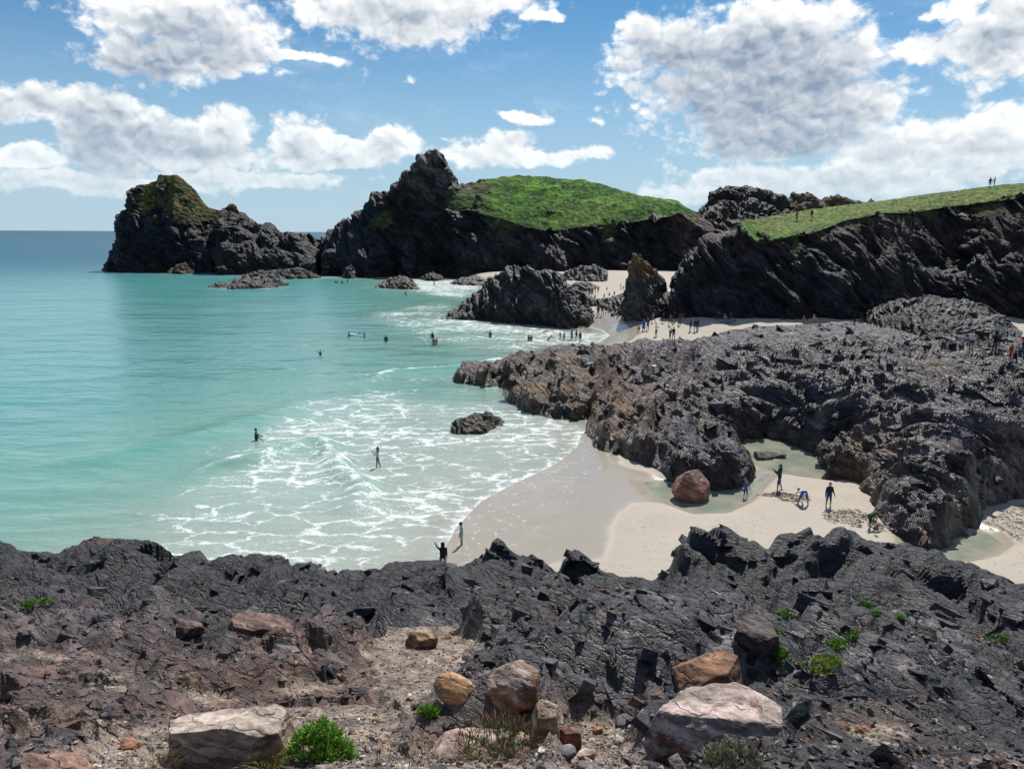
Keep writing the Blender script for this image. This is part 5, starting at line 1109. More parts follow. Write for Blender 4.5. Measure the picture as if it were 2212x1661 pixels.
def body_mesh(key, **kw):
    C, J = skeleton(**kw); bm = bmesh.new()
    for p0, p1, r0, r1, sx, sy, lab in C:
        if lab == 'finger': continue
        V, F, caps = capsule(p0, p1, r0, r1, sx, sy); vs = [bm.verts.new(v) for v in V]
        for f in F: bm.faces.new([vs[i_] for i_ in f])
        for f in caps: bm.faces.new([vs[i_] for i_ in f])
    me = bpy.data.meshes.new('tmp'); bm.normal_update(); bm.to_mesh(me); bm.free(); o = bpy.data.objects.new('tmp', me); TMPC.objects.link(o)
    md = o.modifiers.new('r', 'REMESH'); md.mode = 'VOXEL'; md.voxel_size = .021; ms = o.modifiers.new('s', 'SMOOTH'); ms.factor = .5; ms.iterations = 3
    return key, o, C, J
def finish_body(key, o, C, J, dg):
    oe = o.evaluated_get(dg); me = oe.to_mesh(); nv_ = len(me.vertices); V = np.empty(nv_*3, np.float32); me.vertices.foreach_get('co', V); V = V.reshape(-1, 3)
    me.calc_loop_triangles(); F = np.empty(len(me.loop_triangles)*3, np.int32); me.loop_triangles.foreach_get('vertices', F); F = F.reshape(-1, 3); oe.to_mesh_clear()
    cen = V[F].mean(1); best = np.full(len(cen), 1e9); lab = np.zeros(len(cen), int)
    for p0, p1, r0, r1, sx, sy, l in C:
        if l == 'finger': continue
        p0, p1 = np.array(p0), np.array(p1); e = p1-p0; t_ = np.clip(((cen-p0)@e)/max(e@e, 1e-9), 0, 1); d = np.linalg.norm(cen-p0-t_[:, None]*e, axis=1)-(r0+(r1-r0)*t_)*(max(sx, 1) if l in ('torso',) else 1)
        k_ = d < best; best = np.where(k_, d, best); lab = np.where(k_, REG.index(l), lab)
    Vs, Fs, Ls = [V], [F], [lab]; off_ = len(V)
    for p0, p1, r0, r1, sx, sy, l in C:
        if l != 'finger': continue
        v_, f_, caps = capsule(p0, p1, r0, r1, 1, 1, 6); f3 = [(a, b, c) for a, b, c, d in f_]+[(a, c, d) for a, b, c, d in f_]
        Vs.append(v_); Fs.append(np.array(f3)+off_); Ls.append(np.full(len(f3), REG.index('hand'))); off_ += len(v_)
    V = np.concatenate(Vs); F = np.concatenate(Fs); lab = np.concatenate(Ls); z0 = V[:, 2].min(); V[:, 2] -= z0
    me2 = mesh_np('body_'+key, V, F, None, (), True); 
    for r_ in REG: me2.materials.append(None)
    me2.polygons.foreach_set('material_index', lab.astype(np.int32)); me2.update()
    BODY[key] = (me2, float(V[:, 2].max()), {k_: v_-np.array([0, 0, z0]) for k_, v_ in J.items()})
TMPC = COL
POSES = dict(
 stand=dict(), stand2=dict(abL=8, abR=7, armL=-4, outL=16, outR=14, elbL=25, elbR=20, puff=.012), kid=dict(child=True, outL=14, outR=14, abL=6, abR=6), kidjacket=dict(child=True, puff=.014, outL=24, outR=24, hipL=9, kneeL=12),
 walk=dict(hipL=24, kneeL=8, hipR=-16, kneeR=20, armL=-20, armR=24, elbL=18, elbR=25), walk2=dict(hipL=-18, kneeL=24, hipR=22, kneeR=6, armL=25, armR=-18, lean=5, pack=True, puff=.012),
 hoodie=dict(hood=True, puff=.016, armL=88, outL=18, elbL=38, armR=10, outR=6, abL=7, abR=7, lean=-2), girl=dict(hair='long', armL=28, armR=28, elbL=98, elbR=98, inL=34, inR=34, outL=6, outR=6, hipL=4, hipR=-8, kneeR=12),
 boyshirt=dict(child=True, puff=.02, neck=34, armL=4, armR=4, outL=14, outR=14, abL=3, abR=3), wetman=dict(belly=.03, armL=42, armR=30, elbL=14, elbR=20, outL=18, outR=16, neck=10, puff=.008),
 handup=dict(armL=120, armR=120, outL=40, outR=40, elbL=70, elbR=70), reach=dict(armL=50, armR=55, elbL=10, elbR=10, lean=12), bend=dict(lean=108, hipL=8, hipR=8, abL=21, abR=21, armL=38, armR=30, elbL=8, elbR=12, neck=60, kneeL=6, kneeR=6),
 jacketwoman=dict(puff=.026, hair='long', armL=22, armR=24, elbL=105, elbR=105, inL=20, inR=20, hipL=12, kneeL=10, hipR=-8, kneeR=14, neck=12), jacketman=dict(puff=.024, belly=.025, neck=30, outL=15, outR=15, abL=6, abR=6, elbL=16, elbR=16),
 kidbend=dict(child=True, lean=72, hipL=16, hipR=-6, kneeL=10, kneeR=4, armL=30, armR=22, elbL=10, elbR=14, neck=50, puff=.012), boywade=dict(child=True, outL=26, outR=26, elbL=18, elbR=18, abL=8, abR=8),
 sit=dict(hipL=96, hipR=92, kneeL=86, kneeR=78, lean=-6, armL=36, armR=36, elbL=30, elbR=30), crouch=dict(hipL=112, hipR=108, kneeL=128, kneeR=124, lean=30, armL=60, armR=62, elbL=30, elbR=25), kidsit=dict(child=True, hipL=92, hipR=90, kneeL=60, kneeR=66, lean=8, armL=50, armR=50),
 robe=dict(skirt=.42, puff=.03, outL=10, outR=10, elbL=40, elbR=40), robekid=dict(child=True, skirt=.40, puff=.03), dress=dict(skirt=.40, hair='long', hipL=10, hipR=-6), dive=dict(lean=58, hipL=-22, hipR=-34, kneeL=8, kneeR=18, armL=70, armR=70, elbL=8, elbR=8, neck=20),
 prone=dict(lean=74, hipL=-76, hipR=-80, kneeL=8, kneeR=14, armL=76, armR=76, elbL=40, elbR=40, outL=25, outR=25, neck=-30), photo=dict(armL=62, armR=62, elbL=88, elbR=88, outL=14, outR=14, inL=20, inR=20), kidreach=dict(child=True, armL=100, armR=96, elbL=15, elbR=15),
 carry=dict(armL=30, armR=30, elbL=95, elbR=95, inL=30, inR=30, puff=.014, lean=-4), leanman=dict(side=-14, armL=36, elbL=40, puff=.012, hipL=10), pocket=dict(puff=.018, outL=20, outR=20, elbL=30, elbR=30, inL=30, inR=30, hair='long'))
tmp = [body_mesh(k_, **v_) for k_, v_ in POSES.items()]
dg = bpy.context.evaluated_depsgraph_get()
for t_ in tmp: finish_body(*t_, dg)
for t_ in tmp: m_ = t_[1].data; bpy.data.objects.remove(t_[1]); bpy.data.meshes.remove(m_)
print('bodies', round(time.time()-T0, 1))
MC = {}
def cloth(col, rough=.85, pat=None):
    key = (tuple(col), rough, pat)
    if key not in MC:
        m_, t, b = newmat('cloth'); pos = t.node('ShaderNodeTexCoord').outputs['Object']; nz = t.noise(pos, 26, 4, .6).outputs[0]
        base = t.mix(nz, tuple(c*.7 for c in col), tuple(min(1, c*1.25) for c in col))
        if pat == 'spots': base = t.mix(t.ss(t.vor(pos, 16).outputs['Distance'], .28, .34), (.20, .34, .26), base)
        if pat == 'camo': base = t.mix(t.ss(t.noise(pos, 14, 3, .6).outputs[0], .5, .54), base, (.05, .14, .32))
        if pat == 'stripes': base = t.mix(t.ss(t.m('SINE', t.m('MULTIPLY', t.node('ShaderNodeSeparateXYZ', i_0=pos).outputs[2], 190)), -.1, .1), (.02, .02, .05), (.7, .7, .7))
        t.put(b.inputs['Base Color'], base); b.inputs['Roughness'].default_value = rough; MC[key] = m_
    return MC[key]
SKIN = (.42, .24, .17); TAN = (.30, .155, .105)
COLS = dict(black=(.012, .012, .015), navy=(.016, .022, .055), grey=(.17, .17, .18), dkgrey=(.05, .05, .055), white=(.66, .66, .66), red=(.55, .02, .03), blue=(.03, .10, .42), jeans=(.035, .075, .17), teal=(.02, .15, .17), green=(.015, .06, .045), dkgreen=(.012, .045, .035), brown=(.09, .045, .03), orange=(.42, .13, .03), yellow=(.48, .36, .12), pink=(.45, .20, .20), cream=(.5, .44, .34), khaki=(.20, .16, .11), turq=(.02, .36, .38), sky=(.04, .28, .60), purple=(.12, .02, .09), lime=(.35, .45, .05), mint=(.28, .42, .35), wet=(.015, .02, .028), dkbrown=(.03, .016, .01), ginger=(.14, .045, .02), blond=(.50, .36, .18), ltgrey=(.36, .36, .37), skin=SKIN, tan=TAN)
def outfit(top='navy', bot='jeans', sl='long', lg='long', hair='dkbrown', shoe='dkgrey', skin='skin', pat=None, hp=None):
    g = lambda n_: n_
    o_ = dict(head=skin, hand=skin, hair=hair, torso=top, hips=bot, thigh=bot, foot=shoe)
    o_['upper_arm'] = top if sl in ('long', 'short') else skin; o_['forearm'] = top if sl == 'long' else skin
    o_['thigh'] = bot if lg in ('long', 'shorts', 'knee') else skin; o_['shin'] = bot if lg == 'long' else skin
    if hp: o_['hips'] = hp
    return o_, top, pat
def person(label, pose, P, height, rz, fit, sink=0.0, group=None, flip=False):
    me, H, J = BODY[pose]; o = ob('person', me); s_ = height/H if pose not in ('bend', 'kidbend', 'sit', 'kidsit', 'crouch', 'dive', 'prone') else height
    o.scale = (s_*(-1 if flip else 1), s_, s_); o.location = (P[0], P[1], P[2]-sink); o.rotation_euler = (0, 0, R(rz))
    cm, top, pat = fit
    for i_, r_ in enumerate(REG):
        sl_ = o.material_slots[i_]; sl_.link = 'OBJECT'; cn = cm[r_]; sl_.material = cloth(COLS[cn], .6 if cn in ('skin', 'tan', 'wet') else .85, pat if (cn == top and r_ in ('torso', 'upper_arm', 'forearm', 'hips')) else None)
    return tag(o, label, 'person', group)
def at_sand(u, v): return on_sand(u, v)
def at_sea(u, v): return G(u, v, 0.0)
dg = bpy.context.evaluated_depsgraph_get()
def cast(u, v, names=None):
    d = ray(u, v); d = d/np.linalg.norm(d); o_ = Vector((0, 0, HC)); D = Vector(d)
    for _ in range(12):
        ok, loc, nrm, idx, obj, mat = SC.ray_cast(dg, o_, D)
        if not ok: return None
        if names is None or obj.name.split('.')[0] in names: return np.array(loc)
        o_ = loc+D*.05
    return None
def at_rock(u, v, y):
    q_ = cast(u, v, ('rock_platform', 'shore_rock', 'headland', 'beach_sand')); return q_ if q_ is not None else A(u, v, y)
def hpx(px, P): return px*P[1]/FPX*.99
def near(L, lo_, hi_): return min(max(L, lo_), hi_)

# close to the viewer
P = at_sand(956, 1236); P[2] = max(P[2], .25); person('person in black hood and grey trousers raising an arm, behind the foreground rocks', 'hoodie', G(957, 1236, .10), 1.46, 12, outfit('black', 'grey', hair='black', shoe='white'))
P = at_sand(997, 1178); person('boy in green spotted shirt and shorts looking down at the swash edge', 'boyshirt', P, hpx(58, P), 80, outfit('mint', 'mint', 'short', 'shorts', 'ginger', 'tan', 'tan', 'spots'))
P = at_sea(816, 1009); person('long-haired girl in striped swimwear wading with folded arms', 'girl', P, 1.50, 78, outfit('tan', 'navy', 'none', 'none', 'dkbrown', 'tan', 'tan', 'stripes', 'navy'), .12)
P = at_sea(554, 951); person('bearded man in black wetsuit wading waist deep, facing right', 'wetman', P, 1.80, -68, outfit('wet', 'wet', hair='black', shoe='wet'), .88)
P = at_sand(1610, 1076); person('boy in blue patterned jacket paddling at the pool edge', 'kidjacket', P, hpx(45, P), 178, outfit('blue', 'navy', 'long', 'shorts', 'brown', 'skin', 'skin', 'camo'))
P = at_sand(1682, 1060); person('woman in dark green jacket and cropped jeans standing by the tide pool', 'jacketwoman', P, hpx(64, P), 78, outfit('dkgreen', 'jeans', 'long', 'knee', 'brown', 'skin'))
P = at_sand(1735, 1094); person('person in blue shorts bending right over to dig in the sand', 'bend', P, .98, 4, outfit('white', 'blue', 'short', 'shorts', 'dkbrown', 'skin'))
P = at_sand(1789, 1095); person('man in navy jacket and rolled jeans looking down at the seaweed', 'jacketman', P, hpx(60, P), 186, outfit('navy', 'jeans', 'long', 'knee', 'brown', 'skin'))
P = at_sand(1877, 1142); person('child in dark green clothes stooping with a spade by the rocks', 'kidbend', P, .80, -72, outfit('dkgreen', 'dkgreen', 'short', 'shorts', 'ginger', 'dkgrey'))
hx = P.copy()
P = at_sand(1884, 1122); person('bare-backed child crouching behind the stooping child', 'crouch', P, .62, 200, outfit('skin', 'dkgrey', 'none', 'shorts', 'brown', 'skin'))
P = at_sand(1994, 1190); person('blond boy in turquoise swim shorts standing in the right-hand pool', 'boywade', np.array([P[0], P[1], .118]), 1.18, 176, outfit('skin', 'turq', 'none', 'shorts', 'blond', 'skin'), .30)

# in the bay
S = [('swimmer lifting both hands to the head, alone left of the board group', 'handup', 692, 767, 1.7, 20, outfit('wet', 'wet'), 1.0),
 ('wetsuited person standing with a white bodyboard', 'reach', 753, 728, 1.72, -60, outfit('wet', 'wet'), .95),
 ('child in wetsuit raising arms over a turquoise bodyboard', 'kidreach', 787, 729, 1.35, 60, outfit('wet', 'wet'), .62),
 ('person in black wetsuit seen from behind, thigh deep between the board group and the bathers', 'stand2', 834, 738, 1.75, 5, outfit('wet', 'wet', hair='black'), .78),
 ('dark-clad bather with long hair behind the shirtless man', 'pocket', 934, 730, 1.65, 30, outfit('black', 'black'), .75),
 ('shirtless man in dark swim shorts seen from behind in the shallows', 'stand2', 937, 746, 1.80, 6, outfit('tan', 'black', 'none', 'shorts', 'dkbrown', 'tan', 'tan'), .62),
 ('shirtless boy in dark shorts beside the shirtless man', 'kid', 943, 744, 1.35, 20, outfit('tan', 'black', 'none', 'shorts', 'dkbrown', 'tan', 'tan'), .45),
 ('lone dark figure in the foam in front of the massive pointed rock', 'stand', 1059, 731, 1.68, 10, outfit('wet', 'wet'), .5),
 ('left one of two dark bathers side by side in the foam', 'kid', 1142, 738, 1.45, 15, outfit('wet', 'wet'), .45), ('right one of two dark bathers side by side in the foam', 'kid', 1147.5, 737.5, 1.4, -10, outfit('wet', 'wet'), .45),
 ('dark bather leaning forward arms first into the foam', 'dive', 1184, 737, .95, -70, outfit('wet', 'wet'), .45), ('small child in green and yellow at the surf edge', 'kid', 1210, 733, 1.18, -40, outfit('teal', 'lime', 'short', 'shorts'), .08),
 ('child in bright blue towel robe at the surf edge', 'robekid', 1218.5, 734, 1.25, -30, outfit('sky', 'sky', 'long', 'none'), .06), ('tall adult in grey robe standing in the shallow surf', 'robe', 1235, 734, 1.78, 60, outfit('grey', 'grey', 'long', 'none', 'ltgrey'), .06),
 ('child in dark wetsuit right of the adult in grey robe', 'kid', 1245, 734, 1.5, 30, outfit('wet', 'wet'), .05), ('slim figure in dark wetsuit nearest the rock ledge', 'stand', 1253, 741, 1.72, 20, outfit('wet', 'wet'), .05),
 ('leftmost of the far bathers under the island', 'stand', 725, 611, 1.7, 0, outfit('wet', 'wet'), .95), ('second far bather under the island, close beside the leftmost', 'stand', 728.5, 611, 1.6, 40, outfit('wet', 'wet'), .95), ('far bather lowest of the group under the island', 'stand', 739, 613, 1.75, 0, outfit('wet', 'wet'), .8), ('rightmost far bather of the group under the island', 'kid', 751, 610, 1.5, 0, outfit('wet', 'wet'), .6),
 ('far swimmer beside the brown weed-topped rock', 'reach', 877, 638, 1.7, 50, outfit('wet', 'wet'), .7), ('dark figure standing in far shallows beyond the brown weed-topped rock', 'stand', 938, 616, 1.75, 60, outfit('wet', 'wet'), .2)]
for lab, ps, u, v, h, rz, fit, sk in S: person(lab, ps, at_sea(u, v), h, rz, fit, sk)
P = at_sea(772, 723); P[2] = .06; person('child lying on a dark bodyboard in the middle of the board group', 'prone', P+np.array([0, .2, .02]), .72, -30, outfit('wet', 'wet'), .30)
P = at_sea(1177, 718); person('bather lying on an orange bodyboard in the white water', 'prone', P+np.array([0, .2, .10]), .75, -80, outfit('wet', 'wet'), .30)

# on the beaches and rocks
B = [('person in bright red jacket at the gap in the rocks', 'pocket', 1292, 683, 24, 170, outfit('red', 'navy')), ('person in navy beside the red jacket', 'stand2', 1301, 682, 24, 175, outfit('navy', 'navy', 'long', 'shorts')), ('child sitting on the sand under the low broken rocks', 'kidsit', 1335, 688, 8, 150, outfit('cream', 'black')), ('dark figure leaning on the foot of the pinnacle', 'leanman', 1352, 690, 24, 60, outfit('black', 'black')),
 ('left one of a navy-clad pair on the far sand', 'stand2', 1273, 640, 17, 10, outfit('navy', 'grey', 'long', 'shorts')), ('right one of a navy-clad pair on the far sand', 'stand2', 1279, 640, 17, 170, outfit('navy', 'brown')), ('person in white hat and dark top on the far sand', 'stand', 1286, 633, 16, 90, outfit('black', 'grey', 'short', hair='white')), ('person in pale yellow jacket on the far sand', 'pocket', 1292, 633, 16, 180, outfit('yellow', 'brown', 'long', 'shorts')),
 ('person wrapped in turquoise towel on the far rocks', 'dress', 1285, 650, 14, 0, outfit('grey', 'turq', 'short')), ('person in light grey on the far rocks, middle of three', 'stand', 1305, 648, 14, 20, outfit('ltgrey', 'ltgrey')), ('person in orange top on the far sand', 'stand2', 1327, 641, 12, 150, outfit('orange', 'brown', 'long', 'shorts')), ('dark figure stooping left of the orange top', 'crouch', 1318, 640, 8, 60, outfit('dkgrey', 'black')), ('person in navy coat low on the far rocks', 'pocket', 1323, 651, 12, 0, outfit('navy', 'navy')),
 ('person in dark red swimwear at the back of the far sand', 'stand', 1341, 626, 15, 90, outfit('purple', 'purple', 'none', 'none')), ('person striding at the back of the far sand', 'walk', 1352, 624, 14, 60, outfit('pink', 'grey', 'none', 'none')), ('child sitting between two walkers at the back of the far sand', 'kidsit', 1346, 626, 5, 0, outfit('brown', 'brown')), ('child sitting by the blocky dark rock on the far sand', 'kidsit', 1311, 628, 5, 0, outfit('brown', 'dkgrey')),
 ('walker in teal with white bag at the cliff foot', 'walk', 1381, 694, 18, 80, outfit('teal', 'navy')), ('person in bright blue robe on the sand', 'robe', 1390, 715, 26, 160, outfit('blue', 'blue', 'long', 'none')), ('person in dark teal jacket next to the blue robe', 'carry', 1399, 714, 28, 150, outfit('dkgreen', 'dkgreen', 'long', 'knee')), ('person in pink top swinging a bag', 'walk2', 1411, 697, 23, 100, outfit('pink', 'teal', 'short')), ('walker in black top and blue trousers in front of the dark cliff', 'walk', 1433, 698, 22, 90, outfit('black', 'jeans')),
 ('walker in teal coat carrying a red pack', 'walk2', 1448, 704, 25, 100, outfit('teal', 'teal', hair='red')), ('person in black with bare legs behind the teal coat', 'stand2', 1457, 696, 25, 20, outfit('black', 'black', 'long', 'shorts')), ('person in brown dress at the back of the busy sand', 'dress', 1467, 681, 20, 160, outfit('brown', 'brown', 'short', 'none')), ('person in grey-green coat beside the brown dress', 'pocket', 1473.5, 680, 19, 170, outfit('teal', 'grey')), ('walker in dark top striding right', 'walk', 1468, 703, 27, -70, outfit('dkgrey', 'dkbrown', 'short')), ('tanned person in brown shorts behind the striding walker', 'stand', 1475, 692, 18, 0, outfit('brown', 'brown', 'none', 'shorts', 'dkbrown', 'tan', 'tan')),
 ('person in navy waistcoat over white sleeves and grey shorts', 'photo', 1491, 716, 27, -60, outfit('navy', 'grey', 'short', 'shorts')), ('person in navy jumper and blue jeans', 'stand2', 1502, 716, 28, 10, outfit('navy', 'jeans', hair='black')), ('person in long black coat behind the blue jeans', 'pocket', 1507.5, 714, 26, 60, outfit('black', 'black', hair='black')), ('man in white t-shirt and blue shorts nearest the wet sand', 'carry', 1417, 727, 29, -60, outfit('white', 'jeans', 'short', 'knee')), ('small child crouching on the wet sand', 'crouch', 1381.5, 716, 8, 30, outfit('brown', 'brown', 'none', 'shorts', 'dkbrown', 'tan', 'tan')),
 ('parent in dark clothes carrying a child at the rock edge', 'carry', 1447, 734, 24, -60, outfit('navy', 'jeans')), ('person in black standing behind the parent with child', 'stand2', 1454.5, 733, 28, 20, outfit('black', 'dkgrey', hair='brown')),
 ('person in pink sitting on a blue picnic blanket', 'sit', 1566, 696, 9, 170, outfit('pink', 'blue')), ('person in dark top sitting right of the one in pink', 'sit', 1577, 695, 9, 150, outfit('dkgreen', 'blue')), ('person in navy sitting against the rock right of the tent', 'sit', 1541, 680, 8, 160, outfit('navy', 'navy')), ('person in dark red sitting beside the rock', 'sit', 1549, 683, 8, 170, outfit('purple', 'dkgrey')), ('person in black lounging left of the picnic blanket', 'sit', 1552, 692, 8, 120, outfit('black', 'black'))]
for lab, ps, u, v, px, rz, fit in B:
    P = at_sand(u, v); h = near(hpx(px, P), 1.2, 1.85) if ps not in ('sit', 'kidsit', 'crouch') else (.98 if ps == 'sit' else .68)
    if ps == 'crouch' and px > 7: h = .8
    person(lab, ps, P, h, rz, fit)
P = at_sand(1447, 734); person('small child held in the arms of the parent in dark clothes', 'kidsit', P+np.array([.16, -.18, .98]), .5, 60, outfit('grey', 'navy'))
Rk = [('pale-clad head and shoulders above the middle rocks', 'sit', 1736, 700, .98, 170, outfit('orange', 'grey')), ('grey-haired person sitting on the middle rocks', 'sit', 1758, 698, .98, 190, outfit('ltgrey', 'grey', hair='white')), ('small dark figure on the rocks left of the layered rock', 'kid', 1846, 699, 1.2, 30, outfit('black', 'black')), ('taller dark figure on the rocks left of the layered rock', 'stand', 1860, 699, 1.6, 0, outfit('black', 'brown')), ('dark figure climbing the left end of the layered rock', 'reach', 1884, 676, 1.6, 0, outfit('black', 'black')),
 ('person in white hoodie sitting high on the right rocks', 'pocket', 2097, 752, 1.6, 175, outfit('white', 'dkgrey')), ('person lifting a dark top over the head on the right rocks', 'handup', 2131, 747, 1.75, 170, outfit('black', 'ltgrey', 'short', 'none')), ('navy-clad person at the left of the close pair by the right edge', 'pocket', 2147, 757, 1.75, 10, outfit('navy', 'navy', hair='black')), ('person in navy top and bare legs, right of the close pair', 'stand2', 2155, 760, 1.78, 20, outfit('navy', 'black', 'long', 'none', 'ltgrey')), ('seated person with white top below the close pair', 'sit', 2164, 766, .95, 0, outfit('white', 'black', hair='black')), ('child in bright red dress near the right edge', 'dress', 2182, 777, 1.35, 100, outfit('red', 'red', 'short', 'none')), ('person in purple top crouching near the right edge', 'crouch', 2191, 781, 1.0, 150, outfit('purple', 'navy')), ('person in navy and bright blue sitting at the right edge', 'sit', 2202, 780, .98, 200, outfit('navy', 'blue', hair='black')), ('person in red jacket cut off by the right edge', 'walk', 2210, 760, 1.72, 120, outfit('red', 'jeans'))]
for lab, ps, u, v, h, rz, fit in Rk: P = at_rock(u, v, 95); person(lab, ps, P, h, rz, fit, .03)
for lab, ps, u, v, y, h, rz, fit in (('walker in red top and grey coat on the clifftop turf', 'pocket', 1721, 478, 131, 1.72, 100, outfit('red', 'grey')), ('walker in black top and pale shorts on the clifftop turf', 'stand2', 1753, 474, 132, 1.78, 20, outfit('black', 'khaki', 'long', 'shorts')), ('left one of two walkers on the skyline at upper right', 'stand2', 2138, 404, 141, 1.72, -60, outfit('navy', 'navy')), ('right one of two walkers on the skyline at upper right', 'carry', 2147, 403.5, 141, 1.72, 60, outfit('navy', 'khaki'))):
    q_ = None
    for dv in (0, 1, 2, 3, 5): 
        q_ = cast(u, v+dv, ('headland',))
        if q_ is not None and q_[1] < y+14: break
    P = q_ if q_ is not None else A(u, v, y); person(lab, ps, P, 1.75*P[1]/y if P[1] > y else h, rz, fit, .05)

# ------------------------------------------------------------------ beach things
def bodyboard(label, P, rz, col, tilt=4):
    L_, W_ = 1.05, .52; t_ = empty('bodyboard', P, R(rz)); t_.rotation_euler = (R(tilt), 0, R(rz)); tag(t_, label, 'bodyboard')
    for nm, z0, z1, ins, cc in (('deck', .012, .05, 0, col), ('slick_bottom', -.012, .0118, .015, (.6, .6, .6))):
        bm = bmesh.new(); prof = [(-.5, -.40), (-.5, .40), (-.42, .49), (0, .5), (.30, .46), (.45, .34), (.52, .16), (.52, -.16), (.45, -.34), (.30, -.46), (0, -.5), (-.42, -.49)]
        bt = [bm.verts.new((y*(W_-ins), x*(L_-ins), z0+max(0, x-.25)*.12)) for x, y in prof]; tp = [bm.verts.new((y*(W_-ins), x*(L_-ins), z1+max(0, x-.25)*.12)) for x, y in prof]
        bm.faces.new(bt); bm.faces.new(tp[::-1]); n_ = len(prof)
        for i_ in range(n_): bm.faces.new((bt[i_], tp[i_], tp[(i_+1) % n_], bt[(i_+1) % n_]))
        bmesh.ops.recalc_face_normals(bm, faces=bm.faces[:]); me = bpy.data.meshes.new(nm); bm.to_mesh(me); bm.free(); me.materials.append(cloth(cc, .4)); ob(nm, me, t_)
bodyboard('white bodyboard floating in front of the wetsuited person', at_sea(764, 724)+[0, 0, .08], 75, (.75, .72, .72)); bodyboard('turquoise bodyboard held by the child with raised arms', at_sea(780, 727)+[0, 0, .10], 80, (.03, .42, .46), 12)
bodyboard('dark bodyboard under the lying child', at_sea(773, 723)+[0, 0, .05], -30, (.03, .04, .08)); bodyboard('orange bodyboard under the bather in white water', at_sea(1180, 717.5)+[0, 0, .12], -80, (.75, .20, .08))
# pop-up beach tent
tq = at_sand(1517, 677); TR = empty('beach_tent', tq, R(-12)); tag(TR, 'red and grey dome beach tent pitched below the cliff', 'tent')
def tent_panel(nm, a0, a1, e0, e1, col, r_=1.0):
    Vv = []; na, ne = 10, 10
    for i_ in range(na+1):
        for j_ in range(ne+1):
            a = R(a0+(a1-a0)*i_/na); e = R(e0+(e1-e0)*j_/ne); Vv.append((1.05*r_*math.cos(e)*math.cos(a), .95*r_*math.cos(e)*math.sin(a), 1.25*r_*math.sin(e)))
    F_ = grid_faces(na+1, ne+1); me = mesh_np(nm, np.array(Vv), F_, None, (cloth(col, .6),), True); o = ob(nm, me, TR); so_ = o.modifiers.new('t', 'SOLIDIFY'); so_.thickness = .012; return o
tent_panel('side_panel', 150, 205, 0, 58, (.5, .52, .55)); tent_panel('side_panel', -25, 30, 0, 58, (.13, .17, .24)); tent_panel('back_panel', 30.5, 149.5, 0, 58, (.16, .2, .27)); tent_panel('top_panel', 0, 360, 58.5, 90, (.55, .03, .06)); tent_panel('corner_panel', 205.5, 222, 0, 40, (.55, .03, .06)); tent_panel('door_flap', 223, 300, 2, 26, (.28, .36, .44), .985)
for a in (30, 150, 205, -25):
    pts_ = [(1.065*math.cos(R(e))*math.cos(R(a)), .965*math.cos(R(e))*math.sin(R(a)), 1.27*math.sin(R(e))) for e in range(0, 91, 10)]
    V_, F_ = [], []; parts = [capsule(pts_[i_], pts_[i_+1], .012, .012, 1, 1, 6) for i_ in range(9)]; o_ = 0
    for v_, f_, _ in parts: V_.append(v_); F_ += [tuple(x+o_ for x in f) for f in f_]; o_ += len(v_)
    ob('pole', mesh_np('pole', np.concatenate(V_), np.array(F_), None, (cloth((.5, .5, .52), .4),)), TR)
def slab_obj(name, label, cat, P, w, d_, h, col, rz=0, wav=.03, sub=14):
    xs_ = np.linspace(-w/2, w/2, sub); ys_ = np.linspace(-d_/2, d_/2, sub); X_, Y_ = np.meshgrid(xs_, ys_); pp_ = np.stack([X_.ravel()/.25, Y_.ravel()/.25, np.full(X_.size, P[0])], 1)
    Z_ = h+wav*fbm(pp_, 3, 9).reshape(X_.shape); V_ = np.stack([X_, Y_, Z_], -1).reshape(-1, 3); o = ob(name, mesh_np(name, V_, grid_faces(sub, sub), None, (cloth(col),), True)); o.location = P; o.rotation_euler = (0, 0, R(rz)); so_ = o.modifiers.new('t', 'SOLIDIFY'); so_.thickness = .015; return tag(o, label, cat)
slab_obj('picnic_blanket', 'bright blue picnic blanket on the sand beside the cliff', 'blanket', at_sand(1571, 697)+[0, 0, .03], 1.9, 1.3, .03, (.03, .12, .5), 20)
def bag(label, P, s_, col):
    t_ = empty('beach_bag', P); tag(t_, label, 'bag'); ob('body', boulder_mesh('body', (s_, s_*.6, s_*.8), int(P[0]*10) % 97, 5, .75, 4, .03, (col, tuple(c*.8 for c in col))), t_, (0, 0, s_*.36))
    pts_ = [(.28*s_*math.cos(R(a)), 0, s_*.68+.28*s_*math.sin(R(a))) for a in range(0, 181, 30)]; V_, F_ = [], []; o_ = 0
    for i_ in range(6):
        v_, f_, _ = capsule(pts_[i_], pts_[i_+1], .014, .014, 1, 1, 6); V_.append(v_); F_ += [tuple(x+o_ for x in f) for f in f_]; o_ += len(v_)
    ob('handle', mesh_np('handle', np.concatenate(V_), np.array(F_), None, (cloth(col),)), t_)
bag('orange bag at the right end of the picnic blanket', at_sand(1586, 695), .5, (.5, .1, .03)); bag('navy bag beside the sitting group right of the tent', at_sand(1560, 688), .5, (.03, .05, .2))
q_ = at_rock(1275, 787, 77); slab_obj('towel', 'light blue towel left on the brown rocks', 'towel', q_+[0, 0, .1], .8, .5, .04, (.12, .40, .75), 30, .08)
q_ = at_rock(1410, 793, 72); slab_obj('towel', 'pale folded cloth on the middle of the rock platform', 'towel', q_+[0, 0, .1], .6, .4, .04, (.6, .66, .68), -10, .08)
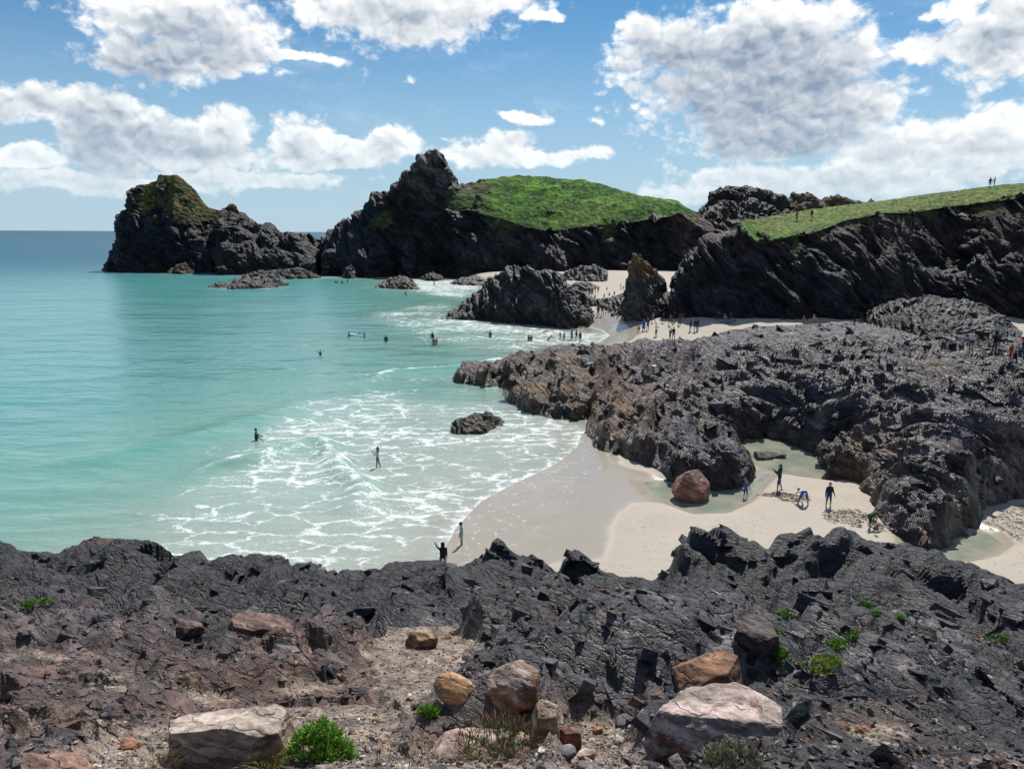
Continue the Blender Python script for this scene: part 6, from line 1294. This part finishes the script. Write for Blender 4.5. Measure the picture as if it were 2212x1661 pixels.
# spade
sp = empty('spade', (hx[0]+.42, hx[1]-.05, hx[2]+.02), 0); sp.rotation_euler = (R(-8), R(-24), 0); tag(sp, 'short wooden spade in the hands of the stooping child', 'spade')
v_, f_, _ = capsule((0, 0, .16), (0, 0, .62), .014, .013, 1, 1, 8); ob('shaft', mesh_np('shaft', v_, np.array(f_), None, (cloth((.32, .18, .08)),)), sp)
v_, f_, _ = capsule((0, 0, .02), (0, 0, .14), .055, .07, 1, .18, 10); ob('blade', mesh_np('blade', v_, np.array(f_), None, (cloth((.2, .2, .22), .4),)), sp)
v_, f_, _ = capsule((-.06, 0, .64), (.06, 0, .64), .013, .013, 1, 1, 8); ob('handle', mesh_np('handle', v_, np.array(f_), None, (cloth((.32, .18, .08)),)), sp)
# dog by the tent: one skinned body
def dog(label, P, rz):
    C = [((0, -.26, .44), (0, .22, .46), .105, .13, .85, 1.05, 'b'), ((0, .2, .46), (0, .36, .60), .085, .06, 1, 1, 'b'), ((0, .38, .64), (0, .46, .63), .068, .055, 1, 1, 'b'), ((0, .47, .615), (0, .56, .60), .042, .032, 1, .9, 'b'), ((0, -.33, .47), (0, -.52, .40), .03, .014, 1, 1, 'b')]
    for s in (-1, 1):
        C += [((s*.08, .2, .40), (s*.085, .19, .22), .055, .034, 1, 1, 'b'), ((s*.085, .19, .22), (s*.085, .21, .03), .03, .024, 1, 1, 'b'), ((s*.085, .21, .025), (s*.085, .25, .02), .026, .022, 1, 1, 'b'), ((s*.08, -.24, .40), (s*.09, -.18, .26), .075, .045, 1, 1, 'b'), ((s*.09, -.18, .26), (s*.09, -.30, .16), .04, .028, 1, 1, 'b'), ((s*.09, -.30, .16), (s*.09, -.27, .03), .026, .022, 1, 1, 'b'), ((s*.09, -.27, .025), (s*.09, -.22, .02), .026, .022, 1, 1, 'b'), ((s*.05, .35, .70), (s*.075, .34, .64), .028, .018, 1, .6, 'b')]
    bm = bmesh.new()
    for p0, p1, r0, r1, sx, sy, l in C:
        V_, F_, caps = capsule(p0, p1, r0, r1, sx, sy, 10); vs = [bm.verts.new(v) for v in V_]
        for f in F_: bm.faces.new([vs[i_] for i_ in f])
        for f in caps: bm.faces.new([vs[i_] for i_ in f])
    me = bpy.data.meshes.new('dog'); bm.normal_update(); bm.to_mesh(me); bm.free(); me.materials.append(cloth((.014, .013, .014), .7)); o = ob('dog', me); o.location = P; o.rotation_euler = (0, 0, R(rz))
    md = o.modifiers.new('r', 'REMESH'); md.mode = 'VOXEL'; md.voxel_size = .018; md.use_smooth_shade = True; ms = o.modifiers.new('s', 'SMOOTH'); ms.iterations = 3; tag(o, label, 'dog')
dog('black dog standing on the sand right of the tent', at_sand(1531, 686), 75)
print('done', round(time.time()-T0, 1), 'objects', len(bpy.data.objects))
